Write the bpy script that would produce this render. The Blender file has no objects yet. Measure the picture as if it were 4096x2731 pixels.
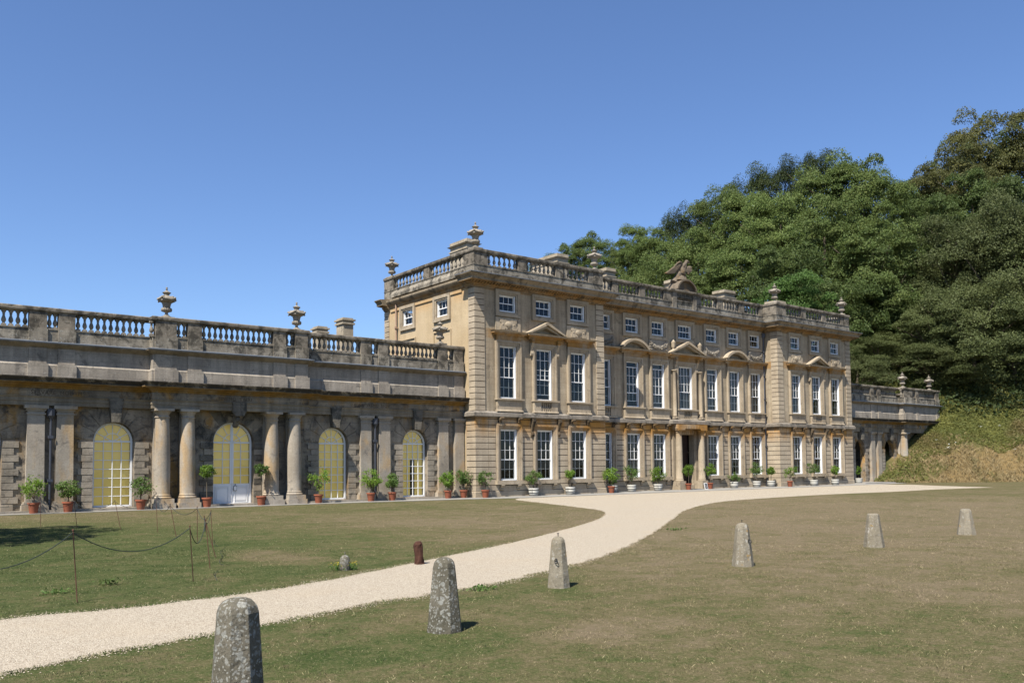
import bpy, math, random
import numpy as np
from mathutils import Vector, Matrix
random.seed(7); rng=np.random.default_rng(11)
sc=bpy.context.scene; COL=sc.collection
PI=math.pi; rad=math.radians
# ---------------------------------------------------------------- mesh helper
class MB:
    def __init__(s): s.v=[]; s.f=[]
    def add(s,v,f):
        b=len(s.v); s.v+= [tuple(p) for p in v]; s.f+=[tuple(i+b for i in q) for q in f]; return s
    def box(s,x0,x1,y0,y1,z0,z1):
        return s.add([(x0,y0,z0),(x1,y0,z0),(x1,y1,z0),(x0,y1,z0),(x0,y0,z1),(x1,y0,z1),(x1,y1,z1),(x0,y1,z1)],
          [(0,3,2,1),(4,5,6,7),(0,1,5,4),(1,2,6,5),(2,3,7,6),(3,0,4,7)])
    def quad(s,a,b,c,d): return s.add([a,b,c,d],[(0,1,2,3)])
    def prism_y(s,pts,y0,y1):           # polygon in xz extruded along y
        n=len(pts); v=[(x,y0,z) for x,z in pts]+[(x,y1,z) for x,z in pts]
        f=[tuple(range(n)),tuple(range(2*n-1,n-1,-1))]+[(i,i+n,(i+1)%n+n,(i+1)%n) for i in range(n)]
        return s.add(v,f)
    def prism_x(s,pts,x0,x1):           # polygon in yz extruded along x
        n=len(pts); v=[(x0,y,z) for y,z in pts]+[(x1,y,z) for y,z in pts]
        f=[tuple(range(n)),tuple(range(2*n-1,n-1,-1))]+[(i,i+n,(i+1)%n+n,(i+1)%n) for i in range(n)]
        return s.add(v,f)
    def lathe(s,prof,cx=0,cy=0,z0=0,seg=16,sc=1.0,rot=0,sq=None):
        n=len(prof); v=[];f=[]
        for r,z in prof:
            for k in range(seg):
                a=2*PI*k/seg+rot; v.append((cx+sc*r*math.cos(a),cy+sc*r*math.sin(a),z0+sc*z))
        for i in range(n-1):
            for k in range(seg):
                k2=(k+1)%seg; f.append((i*seg+k,i*seg+k2,(i+1)*seg+k2,(i+1)*seg+k))
        f.append(tuple(range(seg-1,-1,-1))); f.append(tuple((n-1)*seg+k for k in range(seg)))
        return s.add(v,f)
    def sweep(s,prof,path):             # closed profile (out,z) swept on an open xy path, mitred, outward to the right of travel
        P=[Vector((p[0],p[1])) for p in path]; n=len(P); N=[]
        for i in range(n-1):
            d=(P[i+1]-P[i]).normalized(); N.append(Vector((d.y,-d.x)))
        v=[];f=[];m=len(prof)
        for i in range(n):
            if i==0: q=N[0]
            elif i==n-1: q=N[-1]
            else: q=(N[i-1]+N[i])/(1+N[i-1].dot(N[i]))
            for o,z in prof: v.append((P[i].x+q.x*o,P[i].y+q.y*o,z))
        for i in range(n-1):
            for k in range(m):
                k2=(k+1)%m; f.append((i*m+k,(i+1)*m+k,(i+1)*m+k2,i*m+k2))
        f.append(tuple(range(m))); f.append(tuple((n-1)*m+k for k in range(m-1,-1,-1)))
        return s.add(v,f)
    def tube(s,pts,r,seg=8):
        P=[Vector(p) for p in pts]; n=len(P); R=r if isinstance(r,(list,tuple)) else [r]*n
        v=[];f=[]; up=Vector((0.13,0.21,0.97)).normalized()
        for i in range(n):
            t=(P[min(i+1,n-1)]-P[max(i-1,0)]).normalized()
            a=t.cross(up)
            if a.length<1e-3: a=t.cross(Vector((1,0,0)))
            a.normalize(); b=t.cross(a)
            for k in range(seg):
                w=2*PI*k/seg; q=P[i]+(a*math.cos(w)+b*math.sin(w))*R[i]; v.append(tuple(q))
        for i in range(n-1):
            for k in range(seg):
                k2=(k+1)%seg; f.append((i*seg+k,i*seg+k2,(i+1)*seg+k2,(i+1)*seg+k))
        f.append(tuple(range(seg-1,-1,-1))); f.append(tuple((n-1)*seg+k for k in range(seg)))
        return s.add(v,f)
    def blob(s,c,r,seg=8,rings=5,j=0.0):
        if not isinstance(r,(tuple,list)): r=(r,r,r)
        v=[];f=[]
        for i in range(rings+1):
            th=PI*i/rings
            for k in range(seg):
                a=2*PI*k/seg; q=1+random.uniform(-j,j)
                v.append((c[0]+q*r[0]*math.sin(th)*math.cos(a),c[1]+q*r[1]*math.sin(th)*math.sin(a),c[2]+q*r[2]*math.cos(th)))
        for i in range(rings):
            for k in range(seg):
                k2=(k+1)%seg; f.append((i*seg+k,(i+1)*seg+k,(i+1)*seg+k2,i*seg+k2))
        return s.add(v,f)
    def merge(s,o,M=None):
        return s.add([tuple(M@Vector(p)) for p in o.v] if M else o.v,o.f)
    def build(s,name,mat,parent=None,org=(0,0,0),smooth=False,label=None,bevel=0):
        me=bpy.data.meshes.new(name); ox,oy,oz=org
        me.from_pydata([(x-ox,y-oy,z-oz) for x,y,z in s.v],[],s.f); me.update()
        if mat: me.materials.append(mat)
        if smooth:
            me.polygons.foreach_set('use_smooth',[True]*len(me.polygons))
            try: me.set_sharp_from_angle(angle=rad(38))
            except Exception: pass
        o=bpy.data.objects.new(name,me); COL.objects.link(o)
        if parent: o.parent=parent
        else: o.location=org
        if label: o['label']=label
        if bevel:
            b=o.modifiers.new('bevel','BEVEL'); b.width=bevel; b.segments=1; b.limit_method='ANGLE'
        return o
def npmesh(name,V,F,mat,parent=None,loc=(0,0,0),n=4):
    me=bpy.data.meshes.new(name); V=np.asarray(V,np.float32); F=np.asarray(F,np.int32)
    me.vertices.add(len(V)); me.vertices.foreach_set('co',V.ravel())
    me.loops.add(F.size); me.loops.foreach_set('vertex_index',F.ravel())
    me.polygons.add(len(F)); me.polygons.foreach_set('loop_start',np.arange(0,F.size,n,dtype=np.int32))
    me.update(calc_edges=True); me.materials.append(mat)
    o=bpy.data.objects.new(name,me); COL.objects.link(o); o.location=loc
    if parent: o.parent=parent
    return o
def thing(name,label,cat,loc=(0,0,0),rz=0,group=None):
    o=bpy.data.objects.new(name,None); COL.objects.link(o); o.location=loc; o.rotation_euler=(0,0,rz)
    o.empty_display_size=.1; tag(o,label,cat,group); return o
def tag(o,label=None,cat=None,group=None,kind=None):
    if label: o['label']=label
    if cat: o['category']=cat
    if group: o['group']=group
    if kind: o['kind']=kind
    return o
def dup(o,parent=None,loc=None,rz=None,scale=None):
    c=o.copy(); COL.objects.link(c)
    if parent is not None: c.parent=parent
    if loc is not None: c.location=loc
    if rz is not None: c.rotation_euler=(0,0,rz)
    if scale is not None: c.scale=scale
    for ch in [x for x in KIDS.get(o.name,[])]:
        d=dup(ch,c)
    return c
KIDS={}
def index_kids(root):
    KIDS[root.name]=list(root.children)
    for c in root.children: index_kids(c)
ALB=.80   # base colours are tuned to the exposure through this one factor
# ---------------------------------------------------------------- node helper
class NT:
    def __init__(s,name):
        s.m=bpy.data.materials.new(name); s.m.use_nodes=True; s.t=s.m.node_tree; s.t.nodes.clear()
        s.out=s.t.nodes.new('ShaderNodeOutputMaterial')
    def n(s,t,**k):
        q=s.t.nodes.new('ShaderNode'+t)
        for a,b in k.items():
            if a.startswith('_'): setattr(q,a[1:],b)
            else: s.set(q.inputs[a.replace('__',' ')],b)
        return q
    def set(s,i,b):
        if isinstance(b,bpy.types.NodeSocket): s.t.links.new(b,i)
        elif isinstance(b,(tuple,list)) and i.type=='RGBA' and len(b)==3: i.default_value=(*b,1)
        else: i.default_value=b
    def math(s,op,a,b=None,c=None,clamp=False):
        q=s.t.nodes.new('ShaderNodeMath'); q.operation=op; q.use_clamp=clamp; s.set(q.inputs[0],a)
        if b is not None: s.set(q.inputs[1],b)
        if c is not None: s.set(q.inputs[2],c)
        return q.outputs[0]
    def mix(s,f,a,b,mode='MIX'):
        q=s.t.nodes.new('ShaderNodeMix'); q.data_type='RGBA'; q.blend_type=mode
        s.set(q.inputs[0],f); s.set(q.inputs[6],a); s.set(q.inputs[7],b); return q.outputs[2]
    def noise(s,vec,scale,detail=4,rough=.6,dist=0):
        q=s.n('TexNoise',Scale=scale,Detail=detail,Roughness=rough,Distortion=dist); s.set(q.inputs['Vector'],vec); return q.outputs['Fac']
    def rng(s,v,a,b,c=0.,d=1.):
        q=s.t.nodes.new('ShaderNodeMapRange'); s.set(q.inputs[0],v)
        for i,x in enumerate((a,b,c,d)): q.inputs[i+1].default_value=x
        q.interpolation_type='SMOOTHSTEP' if (c,d) in ((0.,1.),(1.,0.)) else 'LINEAR'
        return q.outputs[0]
    def pos(s): return s.t.nodes.new('ShaderNodeNewGeometry').outputs['Position']
    def sep(s,v):
        q=s.n('SeparateXYZ'); s.set(q.inputs[0],v); return q.outputs
    def comb(s,x,y,z):
        q=s.n('CombineXYZ'); s.set(q.inputs[0],x); s.set(q.inputs[1],y); s.set(q.inputs[2],z); return q.outputs[0]
    def vscale(s,v,k):
        q=s.n('VectorMath',_operation='MULTIPLY'); s.set(q.inputs[0],v); q.inputs[1].default_value=k; return q.outputs[0]
    def bump(s,h,strength,dist):
        q=s.n('Bump',Strength=strength,Distance=dist,Height=h); return q.outputs[0]
    def bsdf(s,col,rough=.9,spec=.2,metal=0,normal=None,**k):
        q=s.n('BsdfPrincipled'); s.set(q.inputs['Base Color'],s.mix(1.0,col,(ALB,ALB,ALB,1),'MULTIPLY') if isinstance(col,bpy.types.NodeSocket) else tuple(c*ALB for c in col[:3])); s.set(q.inputs['Roughness'],rough)
        s.set(q.inputs['Specular IOR Level'],spec); s.set(q.inputs['Metallic'],metal)
        if normal: s.set(q.inputs['Normal'],normal)
        for a,b in k.items(): s.set(q.inputs[a.replace('__',' ')],b)
        return q.outputs[0]
    def end(s,sh): s.t.links.new(sh,s.out.inputs['Surface']); return s.m
def simple(name,col,rough=.6,spec=.4,var=.15,vs=8,metal=0,bump=.1):
    t=NT(name); p=t.pos(); n=t.noise(p,vs,5); d=tuple(c*(1-var) for c in col); u=tuple(min(1,c*(1+var)) for c in col)
    c=t.mix(n,d,u); return t.end(t.bsdf(c,rough,spec,metal,normal=t.bump(t.noise(p,vs*4,4),bump,.01)))
def stone(name,c1,c2,stain=None,bands=(),stamt=.8,dark=0,darkc=(.05,.05,.045),white=0,block=(.95,.345),joint=.25,bv=.16,streak=.25,spec_sc=1.0,bands_dark=(),bumps=.35):
    t=NT(name); p=t.pos(); x,y,z=t.sep(p)[:3]
    n1=t.noise(p,.55,6,.65,.4); col=t.mix(t.rng(n1,.3,.7),c1,c2)
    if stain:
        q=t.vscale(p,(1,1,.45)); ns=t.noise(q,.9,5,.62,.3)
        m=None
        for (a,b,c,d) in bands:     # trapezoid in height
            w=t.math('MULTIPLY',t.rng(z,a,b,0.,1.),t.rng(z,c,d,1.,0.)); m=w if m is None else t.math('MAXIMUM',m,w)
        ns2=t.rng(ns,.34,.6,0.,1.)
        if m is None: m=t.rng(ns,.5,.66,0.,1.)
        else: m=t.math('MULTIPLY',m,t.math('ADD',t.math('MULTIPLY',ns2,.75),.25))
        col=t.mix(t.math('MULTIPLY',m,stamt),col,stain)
    # block to block variation and thin joints
    bvv=t.comb(t.math('ADD',x,y),z,0.0)
    br=t.n('TexBrick',Scale=1.0,_offset=.5,Color1=(0.35,)*3,Color2=(.65,)*3,Mortar=(.5,)*3)
    t.set(br.inputs['Vector'],bvv); br.inputs['Mortar Size'].default_value=.007; br.inputs['Mortar Smooth'].default_value=.4
    br.inputs['Brick Width'].default_value=block[0]; br.inputs['Row Height'].default_value=block[1]; br.inputs['Bias'].default_value=0
    v=t.math('MULTIPLY_ADD',t.math('SUBTRACT',t.n('RGBToBW',Color=br.outputs['Color']).outputs[0],.5),bv*4,1.0)
    col=t.mix(1.0,col,t.comb(v,v,v),'MULTIPLY')
    if joint: col=t.mix(t.math('MULTIPLY',br.outputs['Fac'],joint),col,(.07,.055,.04))
    st=t.noise(t.vscale(p,(3.2,3.2,.25)),1.0,5,.6); k=t.rng(st,.35,.75,1.0,1-streak); col=t.mix(1.0,col,t.comb(k,k,k),'MULTIPLY')
    fn=t.noise(p,14,6,.7); k=t.rng(fn,.25,.75,.80,1.18); col=t.mix(1.0,col,t.comb(k,k,k),'MULTIPLY')
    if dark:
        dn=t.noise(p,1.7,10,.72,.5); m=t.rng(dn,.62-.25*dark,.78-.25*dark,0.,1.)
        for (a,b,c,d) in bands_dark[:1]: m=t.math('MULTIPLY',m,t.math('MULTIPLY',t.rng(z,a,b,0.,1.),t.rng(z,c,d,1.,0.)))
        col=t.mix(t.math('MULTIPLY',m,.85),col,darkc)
    if white:
        vo=t.n('TexVoronoi',Scale=9.0*spec_sc,Randomness=1.0); t.set(vo.inputs['Vector'],p)
        wn=t.noise(p,3.0*spec_sc,4,.6)
        m=t.math('MULTIPLY',t.rng(vo.outputs['Distance'],.12,.22,1.,0.),t.rng(wn,.62-.22*white,.72-.2*white,0.,1.))
        w2=t.rng(t.noise(p,22*spec_sc,5,.7),.60,.68,0.,1.); w2=t.math('MULTIPLY',w2,t.rng(wn,.5,.7,0.,1.))
        col=t.mix(t.math('MULTIPLY',t.math('MAXIMUM',m,w2),.75),col,(.50,.50,.45))
    h=t.math('ADD',t.math('MULTIPLY',t.noise(p,9,8,.7),1.0),t.math('MULTIPLY',br.outputs['Fac'],-.35))
    return t.end(t.bsdf(col,.93,.15,normal=t.bump(h,bumps,.03)))
MT={}
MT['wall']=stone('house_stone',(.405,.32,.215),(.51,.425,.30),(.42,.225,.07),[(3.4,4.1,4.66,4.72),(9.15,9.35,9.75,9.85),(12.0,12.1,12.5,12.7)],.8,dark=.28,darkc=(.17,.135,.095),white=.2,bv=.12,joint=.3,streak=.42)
MT['side']=stone('ochre_render',(.50,.375,.22),(.58,.45,.28),(.55,.32,.13),[(11.2,12.0,12.6,12.7)],.6,bv=.05,joint=.08,streak=.12,bumps=.15)
MT['rust']=stone('rusticated_stone',(.41,.33,.235),(.54,.45,.325),(.48,.235,.045),[(3.2,4.4,4.66,4.72)],.92,dark=.05,white=.12,bv=.16,streak=.15,joint=0,block=(.9,.345))
MT['trim']=stone('carved_stone',(.40,.32,.22),(.51,.42,.30),(.40,.195,.04),[(3.4,4.15,4.66,4.70),(9.12,9.2,9.60,9.66)],.9,dark=.3,darkc=(.14,.11,.08),bv=.07,joint=0)
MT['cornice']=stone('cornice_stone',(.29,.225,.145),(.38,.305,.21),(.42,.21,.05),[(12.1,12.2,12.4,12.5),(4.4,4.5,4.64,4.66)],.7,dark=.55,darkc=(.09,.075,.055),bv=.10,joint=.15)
MT['arch']=stone('arch_block_stone',(.27,.23,.175),(.42,.36,.28),(.38,.22,.08),[],.4,dark=.35,darkc=(.08,.07,.06),white=.1,bv=.25,joint=0,streak=.15,block=(.6,.292))
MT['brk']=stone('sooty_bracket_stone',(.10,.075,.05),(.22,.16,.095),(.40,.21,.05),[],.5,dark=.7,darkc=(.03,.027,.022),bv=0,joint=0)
MT['joint']=simple('dirty_shaded_joint',(.085,.065,.045),1,.05,.2,6)  # dark backing sheet colours in groove shade along with joint dirt
MT['string']=stone('string_course_stone',(.27,.23,.18),(.36,.315,.255),None,dark=.55,darkc=(.10,.09,.075),white=.4,bv=.12,joint=.3,streak=.3)
MT['parapet']=stone('lichened_parapet',(.29,.25,.19),(.42,.37,.29),None,dark=.70,darkc=(.055,.05,.04),white=.8,bv=.14,joint=.35,streak=.45)
MT['coping']=stone('dark_coping',(.23,.195,.15),(.36,.31,.24),None,dark=.75,darkc=(.05,.045,.035),white=.4,bv=.1,joint=.2,streak=.4)
MT['balu']=stone('baluster_stone',(.24,.21,.165),(.36,.315,.25),None,dark=.6,white=.3,bv=.05,joint=0,streak=.2)
MT['wing']=stone('wing_stone',(.25,.205,.15),(.42,.35,.26),(.46,.26,.08),[],.9,dark=.55,darkc=(.065,.06,.055),white=.15,bv=.2,joint=.35,streak=.35)
MT['wingcol']=stone('column_stone',(.37,.315,.245),(.49,.43,.345),(.55,.34,.13),[],.55,dark=.25,darkc=(.12,.11,.10),white=.1,bv=.07,joint=0,streak=.25,block=(3,1.2))
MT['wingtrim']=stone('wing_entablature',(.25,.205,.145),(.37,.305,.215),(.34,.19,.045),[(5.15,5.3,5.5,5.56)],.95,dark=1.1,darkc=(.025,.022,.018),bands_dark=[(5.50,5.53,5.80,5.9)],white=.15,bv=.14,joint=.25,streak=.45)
MT['attic']=stone('wing_attic_stone',(.34,.295,.235),(.47,.41,.33),None,dark=.35,darkc=(.14,.125,.105),white=.35,bv=.15,joint=.4,streak=.35)
MT['vermic']=stone('vermiculated_stone',(.16,.14,.11),(.26,.23,.18),None,dark=.6,bv=.05,joint=0,bumps=1.0)
MT['urn']=stone('urn_stone',(.27,.235,.185),(.38,.335,.27),None,dark=.45,darkc=(.16,.14,.11),white=.25,bv=0,joint=0,streak=.2)
MT['eagle']=stone('statue_stone',(.14,.11,.078),(.22,.175,.125),(.42,.24,.07),[],.5,dark=.6,darkc=(.12,.10,.075),bv=0,joint=0,bumps=.8)
MT['pave']=stone('paving_stone',(.27,.255,.225),(.35,.33,.295),None,dark=.15,bv=.08,joint=.3,streak=0)
MT['chim']=stone('chimney_stone',(.40,.335,.24),(.50,.425,.315),None,dark=.3,bv=.08,joint=.2)
MT['white']=simple('white_paint',(.95,.94,.91),.45,.4,.04,3,bump=.03)
MT['lead']=simple('lead_grey',(.17,.19,.22),.5,.5,.25,3)
MT['leadpipe']=simple('dark_lead_pipe',(.055,.06,.075),.5,.5,.3,5)
MT['slate']=simple('roof_slate',(.09,.10,.12),.6,.4,.3,5)
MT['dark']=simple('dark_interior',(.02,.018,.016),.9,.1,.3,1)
MT['terra']=simple('terracotta',(.30,.10,.055),.85,.2,.22,7)
MT['barrel']=simple('painted_barrel',(.70,.67,.58),.7,.25,.14,9)
MT['iron']=simple('black_iron',(.018,.017,.016),.55,.4,.3,20)
MT['soil']=simple('dry_soil',(.07,.05,.035),1,.1,.3,20)
MT['bark']=simple('grey_bark',(.13,.105,.075),.95,.1,.4,6,bump=.6)
MT['rod']=simple('rusty_iron_rod',(.12,.055,.035),.8,.3,.35,30)
MT['rope']=simple('green_grey_rope',(.045,.055,.05),.9,.1,.3,60)
MT['pipe']=simple('stone_painted_pipe',(.42,.28,.19),.7,.3,.15,4)
MT['door']=simple('aged_dark_oak',(.035,.018,.013),.5,.4,.6,3)
MT['curtain']=simple('pale_curtain',(.22,.205,.175),.95,.1,.08,2)
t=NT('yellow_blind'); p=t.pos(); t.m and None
n=t.noise(p,1.2,3); bs_=t.n('BsdfPrincipled',Roughness=.9); cb=t.mix(n,(.86,.62,.17),(.92,.72,.25)); t.set(bs_.inputs['Base Color'],cb); t.set(bs_.inputs['Emission Color'],cb); bs_.inputs['Emission Strength'].default_value=.085; MT['blind']=t.end(bs_.outputs[0])   # emission added to brighten the blinds, standing in for daylight through them
# window glass: clear, with a sheen
t=NT('window_glass'); lw=t.n('Fresnel',IOR=1.5)
wv=t.noise(t.pos(),.9,2); nb=t.bump(wv,.12,.05)
g=t.n('BsdfGlossy',Roughness=.02,Color=(.9,.95,1)); t.set(g.inputs['Normal'],nb)
tr=t.n('BsdfTransparent',Color=(.93,.95,.94)); mx=t.n('MixShader'); t.set(mx.inputs[0],t.math('MULTIPLY',lw.outputs[0],.85,clamp=True)); t.set(mx.inputs[1],tr.outputs[0]); t.set(mx.inputs[2],g.outputs[0])
MT['glass']=t.end(mx.outputs[0])
def foliage(name,a,b,c,trans=.25,rough=.6,spec=.18,warm=None):
    t=NT(name); ri=t.t.nodes.new('ShaderNodeNewGeometry').outputs['Random Per Island']; oi=t.n('ObjectInfo').outputs['Random']
    r=t.n('ValToRGB'); e=r.color_ramp.elements; e[0].color=(*a,1); e[1].color=(*c,1); m=e.new(.5); m.color=(*b,1)
    big=t.noise(t.pos(),.35,3); f=t.math('ADD',t.math('MULTIPLY',ri,.38),t.math('MULTIPLY_ADD',big,.9,-.10)); t.set(r.inputs[0],f)
    col=r.outputs[0]
    if warm: col=t.mix(t.rng(t.noise(t.pos(),.16,3),.52,.68,0.,1.),col,warm)
    k=t.math('MULTIPLY_ADD',oi,.35,.82); col=t.mix(1.0,col,t.comb(k,k,k),'MULTIPLY')
    d=t.bsdf(col,rough,spec); tl=t.n('BsdfTranslucent'); t.set(tl.inputs[0],t.mix(.5,col,tuple(min(1,q*1.6) for q in c)))
    mx=t.n('MixShader'); mx.inputs[0].default_value=trans; t.set(mx.inputs[1],d); t.set(mx.inputs[2],tl.outputs[0])
    return t.end(mx.outputs[0])
FO={'L':foliage('lime_leaves',(.048,.082,.022),(.095,.138,.034),(.185,.215,.066)),
 'D':foliage('yew_leaves',(.02,.035,.010),(.04,.06,.018),(.085,.095,.03),.2),
 'B':foliage('broad_leaves',(.038,.064,.017),(.072,.108,.029),(.14,.172,.05)),
 'O':foliage('tinged_leaves',(.055,.065,.018),(.095,.10,.03),(.16,.15,.05),.25,warm=(.05,.09,.03)),
 'E':foliage('holm_oak_leaves',(.048,.064,.020),(.085,.105,.034),(.15,.168,.062),.2),
 'G':foliage('laurel_leaves',(.04,.08,.018),(.07,.13,.03),(.12,.19,.05),.3),
 'P':foliage('citrus_leaves',(.06,.12,.018),(.13,.23,.03),(.28,.40,.07),.35,.55,.2),
 'Q':foliage('dark_citrus_leaves',(.04,.085,.02),(.085,.15,.035),(.18,.26,.065),.3,.55,.2),
 'K':foliage('bramble_leaves',(.07,.09,.026),(.16,.175,.05),(.36,.34,.095),.3,warm=(.19,.15,.065))}
# ================================================================ HOUSE
W=39.45; RX0,RX1,RY=10.28,29.05,1.26; DEP=10.3
HO=(19.7,5.0,0.0)
house=thing('country_house','long three-storey stone country house with white sash windows, balustraded roofline and projecting end pavilions','country house',HO)
def hb(mb,name,mat,parent=None,smooth=False,label=None): return mb.build(name,MT[mat],parent or house,HO if parent is None else HO,smooth,label)
PW=[2.42,5.2,8.0]; RW=[11.5,14.2,16.8,19.66,22.66,25.3,27.92]; QW=[31.45,34.27,37.05]
FL=[(.95,3.95),(5.74,8.86),(10.87,11.87)]
def wall_rects(mb,x0,x1,y,ops,zt=12.3,rev=.34):
    """front skin with openings and their reveals"""
    xs=sorted({x0,x1,*[q for o in ops for q in (o[0],o[1])]}); zs=sorted({0,zt,*[q for o in ops for q in (o[2],o[3])]})
    for i in range(len(xs)-1):
        for k in range(len(zs)-1):
            cx=(xs[i]+xs[i+1])/2; cz=(zs[k]+zs[k+1])/2
            if any(o[0]<cx<o[1] and o[2]<cz<o[3] for o in ops): continue
            mb.quad((xs[i],y,zs[k]),(xs[i+1],y,zs[k]),(xs[i+1],y,zs[k+1]),(xs[i],y,zs[k+1]))
    for a,b,c,d in ops:
        mb.quad((a,y,c),(a,y+rev,c),(a,y+rev,d),(a,y,d)); mb.quad((b,y,c),(b,y,d),(b,y+rev,d),(b,y+rev,c))
        mb.quad((a,y,d),(a,y+rev,d),(b,y+rev,d),(b,y,d)); mb.quad((a,y,c),(b,y,c),(b,y+rev,c),(a,y+rev,c))
A=.63
def ops_for(ws,fls=(0,1,2)):
    o=[]
    for w in ws:
        a=.74 if w==19.66 else A
        for k in fls:
            if w==19.66 and k==0: o.append((19.0,20.32,0.02,3.93)); continue
            o.append((w-a,w+a,*FL[k]))
    return o
wall=MB(); E_=.055
wall_rects(wall,.055,RX0-.055,E_,ops_for(PW)); wall_rects(wall,RX1+.055,W-.055,E_,ops_for(QW)); wall_rects(wall,RX0-.055,RX1+.055,RY+E_,ops_for(RW))
wall.quad((RX0-.055,E_,0),(RX0-.055,RY+E_,0),(RX0-.055,RY+E_,12.3),(RX0-.055,E_,12.3)); wall.quad((RX1+.055,E_,0),(RX1+.055,E_,12.3),(RX1+.055,RY+E_,12.3),(RX1+.055,RY+E_,0))
wall.quad((W-.055,E_,0),(W-.055,E_,12.3),(W-.055,DEP,12.3),(W-.055,DEP,0)); wall.quad((.055,DEP,0),(W-.055,DEP,0),(W-.055,DEP,12.3),(.055,DEP,12.3))
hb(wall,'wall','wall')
sw=MB()                                    # side wall x=0 with two attic windows
SW=[(7.35,1),(3.38,1)]
tmp=MB(); wall_rects(tmp,-(DEP-.0),-.055,E_,[(-y-A,-y+A,10.87,11.87) for y,_ in SW])
sw.v=[(y,-x,z) for x,y,z in tmp.v]; sw.f=tmp.f
for y,_ in SW:      # blind recessed panels below the attic windows
    for (a,b,c,d) in ((y-.95,y+.95,9.94,10.0),(y-.95,y+.95,8.94,9.0),(y-.95,y-.89,9.0,9.94),(y+.89,y+.95,9.0,9.94)): sw.box(-.02,.04,a,b,c,d)
sw.box(-.012,.05,1.3,9.5,12.0,12.24)
hb(sw,'side_wall','side')
# interior: floors and a back wall so the windows look into rooms
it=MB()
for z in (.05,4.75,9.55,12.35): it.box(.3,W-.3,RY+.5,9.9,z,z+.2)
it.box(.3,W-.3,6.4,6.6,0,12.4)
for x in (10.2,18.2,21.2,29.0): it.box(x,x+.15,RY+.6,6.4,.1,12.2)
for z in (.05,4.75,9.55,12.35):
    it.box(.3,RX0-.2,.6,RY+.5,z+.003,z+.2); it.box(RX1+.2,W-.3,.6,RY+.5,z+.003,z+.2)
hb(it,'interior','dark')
# rustication: ground floor blocks and upper quoins
ru=MB(); bk=MB(); ROWH=.3475; g=.04
def course(x0,x1,y,z0,z1,dy=.056,split=None):
    split=sorted(split or [])
    if x1-x0<.08: return
    cuts=[x0]+([c for c in (split or []) if x0+.1<c<x1-.1])+[x1]
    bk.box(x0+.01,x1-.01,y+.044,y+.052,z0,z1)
    for a,b in zip(cuts,cuts[1:]): ru.box(a+(.012 if a!=x0 else 0),b-(.012 if b!=x1 else 0),y,y+dy,z0+g/2,z1-g/2)
def rustic(x0,x1,y,ws,split=()):
    k=0; z=.36
    while z<4.6:
        z1=min(z+ROWH,4.62)
        gaps=[]
        for w in ws:
            if w==19.66: gaps.append((18.98,20.34) if z<3.9 else None)
            else: gaps.append((w-.97,w+.97) if .70<z+.17<4.27 else None)
        cur=x0
        for gp in sorted(q for q in gaps if q):
            course(cur,gp[0],y,z,z1,split=split); cur=gp[1]
        course(cur,x1,y,z,z1,split=split); z=z1; k+=1
rustic(0,RX0,0,PW,[.93]); rustic(RX1,W,0,QW,[W-.93,30.0]); rustic(RX0,RX1,RY,RW)
for x,s in ((0,1),(RX1,1)):               # returns of the ground floor courses on the west faces
    z=.36
    while z<4.6:
        z1=min(z+ROWH,4.62); y1=.93 if x==0 else RY
        ru.box(x+.001,x+.054,.057,y1,z+g/2,z1-g/2); z=z1
def quoin(x0,x1,y):
    z=4.98
    while z<12.1:
        z1=min(z+.3395,12.13); ru.box(x0,x1,y,y+.056,z+g/2,z1-g/2); z=z1
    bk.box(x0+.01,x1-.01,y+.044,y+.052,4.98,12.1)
quoin(0,.72,0); quoin(9.62,RX0,0); quoin(RX1,RX1+.72,0); quoin(W-.72,W,0)
z=4.98
while z<12.1:
    z1=min(z+.3395,12.13)
    ru.box(.001,.054,.057,.62,z+g/2,z1-g/2); ru.box(.001,.054,9.72,DEP,z+g/2,z1-g/2); ru.box(RX1+.001,RX1+.054,.057,.62,z+g/2,z1-g/2); z=z1
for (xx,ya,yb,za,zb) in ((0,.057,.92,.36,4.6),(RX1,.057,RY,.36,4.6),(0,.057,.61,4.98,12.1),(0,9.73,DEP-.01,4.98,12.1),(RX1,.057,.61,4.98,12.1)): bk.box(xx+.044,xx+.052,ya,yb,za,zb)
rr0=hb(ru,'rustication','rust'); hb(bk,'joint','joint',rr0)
# plinth + string course + main cornice + parapet + coping: mitred sweeps
PATH=[(0,DEP),(0,0),(RX0,0),(RX0,RY),(RX1,RY),(RX1,0),(W,0),(W,DEP)]
PFR=[(0,1.0),(0,0),(RX0,0),(RX0,RY),(17.75,RY),(17.75,RY-.38),(21.55,RY-.38),(21.55,RY),(RX1,RY),(RX1,0),(W,0),(W,1.0)]
hb(MB().sweep([(-.06,0),(.035,0),(.035,.33),(0.0,.36),(-.06,.36)],PATH),'plinth','rust')
hb(MB().sweep([(-.07,4.62),(.05,4.62),(.07,4.66),(.19,4.67),(.19,4.86),(.15,4.91),(.02,4.97),(-.07,4.97)],[(0,.95)]+PFR[1:-1]+[(W,.95)]),'string_course','string')
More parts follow.
